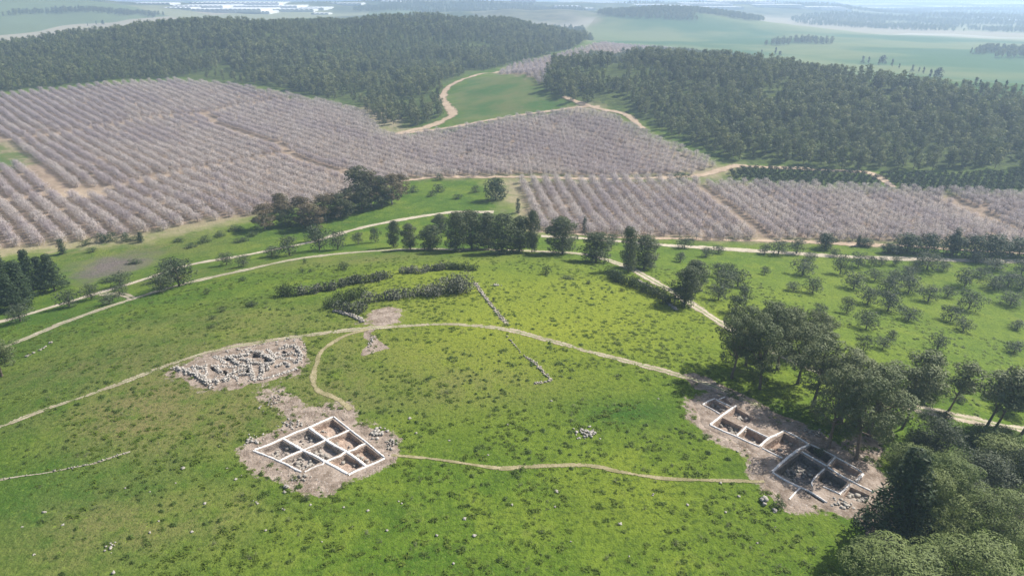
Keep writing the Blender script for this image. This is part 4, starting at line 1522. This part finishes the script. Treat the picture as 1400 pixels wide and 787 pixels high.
def bags(root, line, width, mat, rng, o, h=0.17):
    """one line of sandbags laid end to end along the lip of a trench"""
    c = spline(np.asarray(line, float), 0.22)
    d = np.gradient(c, axis=0)
    d /= np.linalg.norm(d, axis=1, keepdims=True) + 1e-9
    nr = np.stack((-d[:, 1], d[:, 0]), 1)
    width = width * 0.6
    s = np.concatenate(([0], np.cumsum(np.hypot(*np.diff(c, axis=0).T))))
    ph = rng.random() * 6
    v = []
    prof = [(-0.5, -0.35), (-0.47, 0.45), (-0.22, 0.95), (0.22, 0.95), (0.47, 0.45), (0.5, -0.35)]
    pinch = 0.78 + 0.22 * np.abs(np.sin(s * math.pi / 0.62 + ph)) ** 0.6
    wob = 1 + 0.12 * rng.normal(size=len(c))
    for i in range(len(c)):
        z = float(deck_z(c[i, 0], c[i, 1]))
        for a, b in prof:
            q_ = c[i] + nr[i] * a * width * pinch[i] * wob[i]
            v.append((q_[0] - o[0], q_[1] - o[1], z - o[2] + b * h * pinch[i] * (0.9 + 0.2 * rng.random())))
    n = len(prof)
    q = []
    for i in range(len(c) - 1):
        for k in range(n - 1):
            q.append((i * n + k, i * n + k + 1, (i + 1) * n + k + 1, (i + 1) * n + k))
    q.append((0, 1, 2, 5))
    q.append((2, 3, 4, 5))
    e = (len(c) - 1) * n
    q.append((e + 5, e + 2, e + 1, e))
    q.append((e + 5, e + 4, e + 3, e + 2))
    g = Geo().add(v, np.array(q))
    return g.build('sandbag_line', mat, root)


def deck(root, outer, holes, o, rng, mat):
    v, f = cdt_sheet(outer, holes, 0.8, deck_z, rng)
    # the rim dips into the ground so no gap shows
    dd = dist_line(v[:, 0], v[:, 1], np.vstack((outer, outer[:1])))
    v[:, 2] -= np.where(dd < 0.3, 0.22, 0)
    g = Geo().add(v - np.array(o), f)
    return g.build('spoil_surface', mat, root)


# ---- the square dig: seven pits in a three by three grid
rd_ = rngs(500)
oA = cA.mean(0)
oA = (oA[0], oA[1], float(hgt(oA[0], oA[1])))
digA = thing('square_excavation', 'square archaeological dig of eight trenches divided by white sandbag lines', 'excavation', oA)
pitsA = []
pad_ = 0.085
for iu in range(3):
    for iv in range(3):
        if (iu, iv) == (0, 2):
            continue
        u0, u1, v0, v1 = iu + pad_, iu + 1 - pad_, iv + pad_, iv + 1 - pad_
        if (iu, iv) == (0, 1):
            v1 = iv + 1 - 0.1
        pitsA.append(((iu, iv), np.array([gridA(u0, v0), gridA(u1, v0), gridA(u1, v1), gridA(u0, v1)])))
deck(digA, digA_outer, [p for _, p in pitsA], oA, rd_, M_SPOIL)
for (iu, iv), p in pitsA:
    mt = {(0, 0): M_PITG, (1, 0): M_PITG, (2, 0): M_PITR, (0, 1): M_PITG, (1, 1): M_PITG, (2, 1): M_PITR, (1, 2): M_PITR, (2, 2): M_PITR}[(iu, iv)]
    st = {(0, 0): 34, (1, 0): 14, (2, 0): 18, (0, 1): 60, (1, 1): 34, (2, 1): 16, (1, 2): 12, (2, 2): 34}[(iu, iv)]
    dp = {(0, 1): 0.7, (1, 2): 0.8}.get((iu, iv), 0.95)
    pit(digA, p, dp, mt, rd_, oA, int(st * 0.6), 0.27)


def lineA(u0, v0, u1, v1, w_, mat=M_BAG, wig=0.02):
    n = 6
    pts = [gridA(u0 + (u1 - u0) * k / n + rd_.normal(0, wig), v0 + (v1 - v0) * k / n + rd_.normal(0, wig)) for k in range(n + 1)]
    bags(digA, pts, w_, mat, rd_, oA)


e = 0.03
lineA(0, -e, 3, -e, 0.62)                   # upper left edge
lineA(3 + e, 0, 3 + e, 3, 0.5)              # upper right edge
lineA(3, 3 + e, 1, 3 + e, 0.62)             # lower right edge
lineA(-e, 0, -e, 2, 0.6)                    # lower left edge
lineA(0, 2 + e, 0.95, 2 + e, 0.4, M_BAGG)   # ragged side of the corner pit
lineA(0, 1, 3, 1, 0.55)
lineA(1, 2, 3, 2, 0.55)
lineA(1, 0, 1, 3, 0.8)
lineA(2, 0, 2, 3, 0.8)

# ---- the long dig under the pines
rb = rngs(510)
oB = digB_outer.mean(0)
oB = (oB[0], oB[1], float(hgt(oB[0], oB[1])))
digB = thing('long_excavation', 'long stepped archaeological dig of dark trenches beside the pine clump', 'excavation', oB)
PB = [
    ([(135, 132), (180, 108), (262, 152), (216, 178)], 1.3, M_PITR, 12),
    ([(212, 108), (238, 97), (284, 126), (264, 138)], 1.1, M_PITR, 4),
    ([(176, 240), (228, 202), (336, 254), (298, 292)], 1.7, M_PITR, 22),
    ([(258, 184), (300, 150), (396, 204), (362, 236)], 1.2, M_PITR, 8),
    ([(316, 298), (362, 262), (466, 312), (424, 346)], 1.7, M_PITR, 10),
    ([(446, 360), (560, 284), (674, 346), (552, 412)], 1.9, M_PITR, 18),
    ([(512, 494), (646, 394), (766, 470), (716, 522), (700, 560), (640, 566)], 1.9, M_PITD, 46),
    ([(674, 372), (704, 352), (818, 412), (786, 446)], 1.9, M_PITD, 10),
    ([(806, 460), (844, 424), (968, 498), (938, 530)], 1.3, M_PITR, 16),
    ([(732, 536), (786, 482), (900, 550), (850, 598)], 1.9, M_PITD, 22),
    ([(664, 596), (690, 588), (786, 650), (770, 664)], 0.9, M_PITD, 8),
    ([(872, 626), (916, 574), (1020, 620), (1000, 665)], 1.0, M_PITR, 26),
]
holesB = [PW(zb(a)) for a, _, _, _ in PB]
deck(digB, digB_outer, holesB, oB, rb, M_SPOIL)
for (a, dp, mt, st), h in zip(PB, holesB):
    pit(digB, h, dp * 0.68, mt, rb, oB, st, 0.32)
LB = [
    ([(120, 132), (150, 114), (185, 100)], .45), ([(128, 136), (170, 158), (212, 184)], .35), ([(205, 104), (240, 92)], .4), ([(190, 104), (230, 124), (275, 146)], .3),
    ([(300, 136), (230, 186), (160, 240)], .62), ([(160, 242), (230, 274), (300, 303), (360, 332), (428, 360)], .55), ([(304, 298), (330, 275), (356, 250)], .5),
    ([(350, 252), (410, 280), (478, 312)], .42), ([(428, 356), (460, 324), (490, 306), (520, 296)], .62), ([(490, 306), (525, 290), (560, 272)], .5),
    ([(560, 273), (625, 305), (692, 346)], .4), ([(440, 366), (495, 394), (548, 420)], .42), ([(690, 348), (640, 372), (590, 408), (540, 450), (494, 494)], .7),
    ([(496, 498), (560, 536), (645, 578)], .5), ([(645, 578), (700, 602), (790, 660)], .45), ([(645, 580), (612, 612), (586, 642)], .4),
    ([(654, 386), (720, 424), (792, 464)], .42), ([(700, 346), (770, 378), (838, 414)], .3), ([(834, 414), (812, 438), (788, 464)], .42),
    ([(838, 416), (905, 452), (978, 496)], .35), ([(984, 504), (962, 528), (944, 544)], .75), ([(794, 468), (870, 516), (960, 566), (1040, 604)], .5),
    ([(776, 476), (745, 506), (716, 534)], .42), ([(768, 574), (810, 592), (852, 612)], .36), ([(912, 560), (882, 590), (854, 614)], .5), ([(716, 536), (706, 556), (712, 574)], .35)]
for a, wd_ in LB:
    bags(digB, PW(zb(a)), wd_, M_BAG, rb, oB)

# ---- the ruin: exposed stone walls on bare ground
rr_ = rngs(520)
oR = ruin_outer.mean(0)
oR = (oR[0], oR[1], float(hgt(oR[0], oR[1])))
ruin = thing('stone_ruin', 'excavated ruin of pale tumbled stone walls on bare earth below the hilltop path', 'ruin', oR)
PR = [[(775, 232), (810, 210), (850, 222), (866, 250), (800, 252)], [(884, 268), (925, 248), (972, 288), (905, 292)], [(1038, 200), (1072, 186), (1104, 206), (1066, 220)],
      [(722, 322), (752, 322), (772, 392), (740, 386)], [(520, 356), (560, 360), (612, 428), (570, 420)], [(640, 300), (690, 290), (710, 308), (660, 316)],
      [(560, 262), (600, 256), (620, 276), (570, 282)], [(420, 330), (460, 330), (500, 362), (450, 366)]]
holesR = [PW(zr(a)) for a in PR]
deck(ruin, ruin_outer, holesR, oR, rr_, M_SPOIL)
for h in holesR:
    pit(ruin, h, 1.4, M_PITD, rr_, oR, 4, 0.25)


def stone_wall(root, name, pts_w, o, width, height, rng, mat, dens=1.0, size=0.3, gaps=0.0):
    c = spline(pts_w, 0.33 / dens)
    g = Geo()
    d = np.gradient(c, axis=0)
    d /= np.linalg.norm(d, axis=1, keepdims=True) + 1e-9
    nr = np.stack((-d[:, 1], d[:, 0]), 1)
    for i in range(len(c)):
        if rng.random() < gaps:
            continue
        for s_ in (-1, 1) if width > 0.45 else (0,):
            for lev in range(max(1, int(height / 0.3))):
                if lev and rng.random() < 0.25:
                    continue
                q_ = c[i] + nr[i] * s_ * width * 0.28 + rng.normal(0, 0.07 + 0.05 * width, 2)
                sz = size * rng.uniform(0.6, 1.15)
                z = float(hgt(q_[0], q_[1])) + 0.08 + sz * 0.3 + lev * 0.28
                rock(g, (q_[0] - o[0], q_[1] - o[1], z - o[2]), sz, rng)
    return g.build(name, mat, root)


M_RUIN = plain_mat('pale_wall_stone', (0.27, 0.245, 0.22), (0.54, 0.505, 0.46), 2.2, 0.9, 0.1, 0.04)
WR = [([(120, 345), (200, 365), (270, 390), (340, 430), (400, 470), (440, 494)], .6, .35), ([(440, 318), (530, 326), (620, 330), (700, 312), (760, 326)], .6, .35),
      ([(330, 405), (420, 452), (500, 466), (545, 460), (600, 436)], .7, .35), ([(480, 345), (505, 370), (520, 390)], .6, .35), ([(620, 400), (640, 420), (665, 432)], .6, .35),
      ([(776, 330), (790, 380), (800, 440)], .7, .35), ([(770, 205), (860, 206), (900, 236), (985, 284)], .6, .35), ([(900, 228), (960, 228), (1030, 206)], .6, .35),
      ([(785, 300), (860, 304), (920, 312), (932, 360)], .6, .35), ([(1000, 332), (1050, 312), (1085, 300), (1120, 332)], .6, .35),
      ([(800, 442), (880, 434), (960, 420), (1040, 394), (1110, 370), (1185, 348)], .7, .35), ([(1035, 178), (1100, 162), (1165, 148)], .6, .35),
      ([(555, 252), (640, 246), (765, 228)], .6, .35), ([(380, 340), (400, 380), (380, 420)], .6, .35), ([(880, 340), (885, 380), (860, 420)], .6, .35), ([(690, 262), (760, 280), (770, 310)], .6, .35),
      ([(470, 240), (520, 270), (560, 300)], .6, .5), ([(600, 250), (640, 285), (680, 310)], .6, .5), ([(860, 335), (920, 318), (985, 300)], .6, .5), ([(930, 180), (970, 220), (1010, 262)], .6, .5),
      ([(1000, 262), (1080, 232), (1145, 212)], .6, .5), ([(540, 445), (640, 385), (740, 350)], .6, .5), ([(270, 330), (330, 400)], .6, .5), ([(690, 400), (790, 395)], .6, .5), ([(1180, 160), (1220, 240), (1180, 300)], .6, .5),
      ([(1060, 260), (1130, 262), (1180, 300)], .55, .35), ([(300, 330), (350, 345), (400, 318)], .55, .35)]
for wi, (a, wd_, ht) in enumerate(WR):
    ht = (0.65, 0.35, 0.65)[wi % 3]
    stone_wall(ruin, 'ruined_wall', PW(zr(a)), oR, wd_, ht, rr_, M_RUIN, 1.5, 0.17, 0.06)
g = Geo()
k = 0
lo, hi = ruin_outer.min(0), ruin_outer.max(0)
while k < 260:
    q_ = lo + (hi - lo) * rr_.random(2)
    if not inside(q_[:1], q_[1:], ruin_outer)[0] or any(inside(q_[:1], q_[1:], h)[0] for h in holesR):
        continue
    if fbm(q_[0] / 3.5, q_[1] / 3.5, 99, 2) < 0.47:
        continue
    sz = 0.15 * rr_.uniform(0.5, 1.7)
    rock(g, (q_[0] - oR[0], q_[1] - oR[1], float(deck_z(q_[0], q_[1])) + sz * 0.25 - oR[2]), sz, rr_)
    k += 1
tag(g.build('stone_rubble', M_ROCK, ruin), kind='stuff')

# ---- field walls of loose stone
def field_wall(label, pts, width, height, seed, size=0.34, gaps=0.1):
    wpt = PW(pts)
    o = (wpt[0][0], wpt[0][1], float(hgt(*wpt[0])))
    ob = stone_wall(None, 'stone_wall', wpt, o, width, height, rngs(seed), M_ROCKD, 1.0, size, gaps)
    ob.location = o
    return tag(ob, label, 'stone wall')


field_wall('low fieldstone wall running down from the tall cactus thicket to the hilltop path', [(650, 388), (657, 398), (666, 410), (678, 425), (685, 434), (693, 441)], 0.9, 0.3, 601, 0.2, 0.35)
field_wall('crooked broken stone wall in the grass below the hilltop path', [(722, 490), (734, 499), (742, 508), (753, 519), (745, 522), (732, 524)], 0.5, 0.3, 602, 0.18, 0.35)
field_wall('sunken overgrown stone row linking hilltop path and the crooked wall', [(690, 455), (700, 468), (712, 482), (720, 489)], 0.4, 0.3, 603, 0.15, 0.5)
field_wall('thin line of pale stones in the grass left of the square dig', [(58, 647), (95, 640), (130, 633), (150, 626), (176, 618)], 0.4, 0.3, 604, 0.13, 0.35)
field_wall('faint row of stones at the lower left edge of the hill', [(-20, 660), (20, 652), (58, 647)], 0.4, 0.3, 605, 0.12, 0.5)
field_wall('short pale stone row on the left slope below the ring track', [(35, 488), (48, 482), (60, 476), (70, 468)], 0.7, 0.3, 606, 0.2, 0.3)
field_wall('dark ragged stone row below the cactus clump by the pink earth', z8([(400, 350), (450, 365), (500, 378), (560, 412)]), 0.8, 0.5, 607, 0.36, 0.1)
field_wall('line of stones along the lower verge of the ring track', [(872, 384), (886, 392), (900, 402), (916, 416), (925, 424)], 0.6, 0.3, 608, 0.36, 0.3)

# ---- heaps of stone
def heap(label, px, py, rx, ry, n, size, seed, mat=M_ROCK, name='stone_heap'):
    rng = rngs(seed)
    x, y, z, t = P(px, py)
    mx_, my_ = rx * t / FPX, ry * t / FPX / 0.55
    g_ = Geo()
    for _ in range(int(n * 0.75)):
        a = rng.normal(0, 0.45, 2).clip(-1, 1)
        q_ = (x + a[0] * mx_, y + a[1] * my_)
        sz = 0.6 * size * rng.uniform(0.5, 1.3)
        rock(g_, (q_[0] - x, q_[1] - y, float(hgt(*q_)) - z + sz * 0.3 + max(0, 0.35 - 0.4 * np.hypot(*a)) * size * 2), sz, rng)
    o = g_.build(name, mat)
    o.location = (x, y, z)
    return tag(o, label, 'stone heap')


heap('heap of pinkish white stones alone in the grass between both digs', 802, 592, 17, 9, 60, 0.32, 701)
heap('pale stone heap on the right rim of the square dig', 518, 592, 14, 7, 34, 0.36, 702)
heap('grey stone heap behind the square dig by the trodden path', 536, 606, 10, 8, 30, 0.34, 703, M_ROCKD)
heap('scatter of pale stones above the left corner of the square dig', 400, 580, 22, 7, 44, 0.26, 704)
heap('stone scatter along the left rim of the square dig', 345, 602, 16, 8, 36, 0.28, 705)
heap('stones below the open corner of the square dig', 415, 652, 22, 6, 34, 0.26, 706, M_ROCKD)
heap('pale stone at the foot of the square dig', 392, 668, 7, 4, 9, 0.4, 707)
heap('small cluster of white stones in the lower left meadow', 149, 748, 10, 6, 14, 0.22, 708)
heap('stones dumped beside the low end of the long dig', 1152, 690, 16, 7, 40, 0.34, 709)
heap('white boulders in the grass left of the long dig', 1046, 686, 10, 9, 8, 0.5, 710)
heap('patch of flat pale stones right of the tall cactus thicket', 678, 390, 14, 3, 26, 0.3, 711)
heap('stone scatter on the strip of earth between ruin and square dig', 372, 548, 14, 14, 46, 0.24, 712, M_ROCKD)
heap('pale stone scatter along the right edge of the ruin', 408, 486, 10, 8, 30, 0.26, 713)
heap('stones strewn down the pale scar under the pink earth', 507, 468, 5, 14, 26, 0.24, 714)
heap('pale brush and stones beside the long dig under the pines', 1112, 592, 22, 6, 60, 0.3, 715, M_ROCKD)

# ---- loose white rocks in the grass
rs = rngs(720)
spots = [(86, 717), (171, 667), (205, 672), (217, 712), (205, 728), (262, 727), (280, 688), (346, 684), (352, 688), (46, 758), (155, 783), (300, 610), (322, 655), (330, 650),
         (350, 686), (363, 725), (387, 696), (424, 690), (470, 693), (503, 698), (529, 725), (545, 685), (549, 688), (597, 732), (635, 709), (648, 732), (694, 580), (614, 602),
         (667, 622), (761, 672), (759, 693), (753, 548), (848, 716), (893, 675), (892, 677), (560, 572), (569, 592), (900, 545), (1010, 678), (992, 700), (940, 690), (985, 660),
         (1035, 742), (1058, 700), (1060, 720), (100, 640), (60, 700), (30, 720), (250, 640), (240, 660), (310, 640), (440, 740), (480, 720), (620, 770), (700, 690), (780, 740),
         (860, 760), (1008, 617), (1018, 590), (320, 505)]
spots.sort()
for i, (a, b) in enumerate(spots):
    x, y, z, t = P(a, b)
    g_ = Geo()
    sz = rs.uniform(0.10, 0.24)
    rock(g_, (0, 0, sz * 0.25), sz, rs, 0, 0.6)
    if rs.random() < 0.4:
        rock(g_, (sz * 1.0, sz * 0.3, sz * 0.15), sz * 0.6, rs, 0, 0.6)
    o = g_.build('rock', M_ROCK)
    o.location = (x, y, z)
    tag(o, 'small white limestone rock lying loose in the grass, {} of the meadow'.format(from_left(i, len(spots))), 'rock', 'white rocks in the grass')

# ------------------------------------------------------------------ weeds and tufts over the hill
def weed(name, label, seed, n, h, w_, size, mat, px, py, asp=0.6):
    rng = rngs(seed)
    bl = [(rng.normal(0, w_ * 0.22), rng.normal(0, w_ * 0.22), h * 0.35, w_ * 0.3, w_ * 0.3, h * 0.5) for _ in range(5)]
    g_ = Geo()
    blob_leaves(g_, bl, n, size, rng, aspect=asp, jit=0.35, inner=0.3, up=1.6)
    o = g_.build(name, mat)
    x, y, z, _ = P(px, py)
    o.location = (x, y, z)
    return tag(o, label, 'weed')


WEEDS = [weed('weed_clump', 'bright yellow-green weed clump in the grass at the bottom of the photo', 801, 44, 0.34, 0.8, 0.15, M_WEED, 700, 740),
         weed('weed_clump', 'leafy green weed clump left of the lower footpath', 802, 44, 0.30, 0.9, 0.17, M_WEED, 590, 660),
         weed('weed_clump', 'dark green broad-leaved weed clump below the square dig', 803, 50, 0.42, 0.9, 0.18, M_WEEDD, 640, 690),
         weed('weed_clump', 'dark green leafy weed at the right of the lower footpath', 804, 60, 0.5, 1.1, 0.2, M_WEEDD, 905, 690),
         weed('thistle_plant', 'pale grey-green thistle in the meadow at lower right', 805, 40, 0.5, 0.8, 0.15, M_WEEDG, 960, 735, 0.35)]
rwd = rngs(810)
N0 = 46000
ang = rwd.uniform(rad(-42), rad(42), N0)
dist = np.sqrt(rwd.uniform(48 ** 2, 205 ** 2, N0))
keepd = rwd.random(N0) < np.clip(110 / dist, 0.35, 1)
wx, wy = (dist * np.sin(ang))[keepd], (dist * np.cos(ang))[keepd]
m = np.hypot((wx + 15) / 100, (wy - 78) / 98) < 1.75
for poly in (grow(cA, 1.2), grow(digB_outer, -1.0), grow(ruin_outer, -.6), PW([(505, 425), (535, 418), (562, 424), (560, 438), (545, 444), (500, 448)])):
    m &= ~inside(wx, wy, poly)
for ln, wd_ in ((RING_ROAD, 2.2), (VALLEY_ROAD, 2.4)):
    m &= dist_line(wx, wy, PW(ln)) > wd_
m &= dist_line(wx, wy, PW([(0, 583), (60, 560), (120, 540), (180, 518), (240, 495), (300, 478), (370, 466), (430, 457), (500, 449), (560, 445), (610, 443), (660, 446), (700, 452),
                           (750, 465), (800, 479), (850, 492), (900, 505), (950, 519), (985, 532)])) > 1.2
m &= dist_line(wx, wy, PW([(535, 622), (600, 628), (660, 637), (720, 638), (800, 636), (850, 645), (900, 653), (960, 656), (1045, 658)])) > 0.6
m &= dist_line(wx, wy, PW([(503, 450), (470, 460), (441, 479), (432, 500), (428, 520), (436, 534), (462, 546), (480, 560)])) > 0.9
wx, wy = wx[m], wy[m]
dn = fbm(wx / 9, wy / 9, 40, 3)
dk = 0.55 * fbm(wx / 5, wy / 5, 44, 3) + 0.45 * fbm(wx / 22, wy / 22, 47, 2)
m = rwd.random(len(wx)) < np.where(dk > 0.555, np.clip((dn - 0.36) * 2.2, 0.03, 0.32), np.clip((dn - 0.25) * 2.6, 0.3, 0.9))
wx, wy, dk = wx[m], wy[m], dk[m]
for hp in HEDGES:
    kk = dist_line(wx, wy, hp) > 1.8
    wx, wy, dk = wx[kk], wy[kk], dk[kk]
u_ = rwd.random(len(wx))
which = np.where(dk > 0.555, np.where(u_ < 0.6, 2, 3), np.where(u_ < 0.46, 0, np.where(u_ < 0.90, 1, 4))).astype(int)
ws = 0.25 + 1.15 * rwd.random(len(wx)) ** 2.2 * np.where(which == 3, 0.9, 1.0)
scatter('meadow_weeds', np.stack((wx, wy, hgt(wx, wy) - 0.02), 1), WEEDS, rwd.uniform(0, 6.28, len(wx)), ws, which, 'mottled weeds and grass tufts covering the green hill', 'weeds')

# ------------------------------------------------------------------ greenhouses far off in the haze
M_GH = plain_mat('greenhouse_plastic', (0.60, 0.62, 0.64), (0.80, 0.81, 0.82), 0.02, 0.45, 0.4)


def greenhouse(label, px, py, wpx, depth_m, spans=8, hh_=5.0):
    x, y, z, t = P(px, py)
    wm = wpx * t / FPX
    root = thing('greenhouse_block', label, 'greenhouse', (x, y, z), 0, 'greenhouses in the far haze')
    a_ = Geo()
    n = spans
    seg = 6
    sw = wm / n
    for i in range(n):
        x0 = -wm / 2 + i * sw
        v = []
        for k in range(seg + 1):
            f = k / seg
            xx, zz = x0 + f * sw, hh_ * (0.62 + 0.38 * math.sin(math.pi * f))
            v += [(xx, -depth_m / 2, zz), (xx, depth_m / 2, zz)]
        a_.add(v, [(2 * k, 2 * k + 2, 2 * k + 3, 2 * k + 1) for k in range(seg)])
    a_.build('roof', M_GH, root)
    b_ = Geo()
    zb_ = -6.0
    c = [(-wm / 2, -depth_m / 2), (wm / 2, -depth_m / 2), (wm / 2, depth_m / 2), (-wm / 2, depth_m / 2)]
    for k in range(4):
        p, q_ = c[k], c[(k + 1) % 4]
        b_.add([(*p, zb_), (*q_, zb_), (*q_, hh_ * 0.62), (*p, hh_ * 0.62)], [(0, 1, 2, 3)])
    b_.build('wall', M_GH, root)


GH = [(190, 2, 40, 60), (215, 6, 50, 50), (285, 9, 70, 120), (330, 13, 90, 160), (375, 9, 90, 150), (430, 12, 40, 90), (345, 17, 60, 60), (440, 20, 24, 30), (475, 6, 44, 50), (535, 3, 30, 50),
      (715, 2, 34, 50), (775, 10, 36, 60), (800, 13, 26, 50), (858, 5, 26, 60), (888, 8, 40, 90), (925, 9, 40, 90), (962, 6, 60, 120), (1010, 3, 70, 150), (1060, 8, 60, 90), (1110, 11, 70, 90),
      (1140, 14, 40, 40), (1200, 7, 80, 150), (1290, 3, 110, 200), (1370, 6, 90, 150), (1330, 22, 20, 30), (1372, 26, 60, 50), (1398, 29, 40, 40)]
GH += [(300, 5, 60, 90), (355, 5, 70, 90), (400, 14, 70, 70), (310, 16, 40, 60), (250, 12, 40, 60), (1230, 12, 90, 120), (1330, 10, 120, 160), (1170, 3, 60, 120), (985, 11, 50, 80)]
GH.sort()
for i, (a, b, w_, d_) in enumerate(GH):
    greenhouse('white plastic greenhouse block in the far haze, {}'.format(from_left(i, len(GH))), a, b, w_, d_ * 1.7, max(4, int(w_ / 6)), 5.0)
# ------------------------------------------------------------------ sun, sky and the hazy air
SUN_AZ, SUN_EL = 28.0, 43.0          # degrees from the right-hand axis, and above the horizon
az, el = rad(SUN_AZ), rad(SUN_EL)
sd = Vector((math.cos(el) * math.cos(az), math.cos(el) * math.sin(az), math.sin(el)))
sl = bpy.data.lights.new('sun', 'SUN')
sl.energy = 5.0
sl.angle = rad(0.53)
sl.color = (1.0, 0.95, 0.87)
so_ = bpy.data.objects.new('sun', sl)
COL.objects.link(so_)
so_.location = sd * 300
so_.rotation_euler = sd.to_track_quat('Z', 'Y').to_euler()

w = bpy.data.worlds.new('World')
SC.world = w
w.use_nodes = True
nt = w.node_tree
bg = nt.nodes['Background']
sky = nt.nodes.new('ShaderNodeTexSky')
sky.sky_type = 'NISHITA'
sky.sun_disc = False
sky.sun_elevation = el
sky.sun_rotation = rad(90 - SUN_AZ)
sky.air_density = 1.2
sky.dust_density = 2.5
nt.links.new(sky.outputs[0], bg.inputs[0])
bg.inputs[1].default_value = 0.075

hz = Geo()
L_ = 16500.0
z0, z1 = float(TZ.min()) - 3.0, 78.0
vs = [(x, y, z) for z in (z0, z1) for y in (-L_, L_) for x in (-L_, L_)]
hz.add(vs, [(0, 2, 3, 1), (4, 5, 7, 6), (0, 1, 5, 4), (2, 6, 7, 3), (0, 4, 6, 2), (1, 3, 7, 5)])
hm = bpy.data.materials.new('haze_air')
hm.use_nodes = True
hn = hm.node_tree
hn.nodes.clear()
ho = hn.nodes.new('ShaderNodeOutputMaterial')
hv = hn.nodes.new('ShaderNodeVolumePrincipled')
hv.inputs['Color'].default_value = (0.52, 0.71, 1.0, 1)
hv.inputs['Density'].default_value = 3.3e-4
hv.inputs['Anisotropy'].default_value = 0.3
hn.links.new(hv.outputs[0], ho.inputs['Volume'])
haze = hz.build('haze', hm)
tag(haze, kind='stuff')

SC.view_settings.view_transform = 'Standard'
SC.view_settings.look = 'None'
SC.view_settings.exposure = 0.62
SC.view_settings.gamma = 1.0
SC.view_settings.use_curve_mapping = False
SC.render.engine = 'CYCLES'
SC.cycles.max_bounces = 6
SC.cycles.diffuse_bounces = 3
SC.cycles.transparent_max_bounces = 12
SC.cycles.volume_bounces = 1
SC.cycles.use_denoising = True
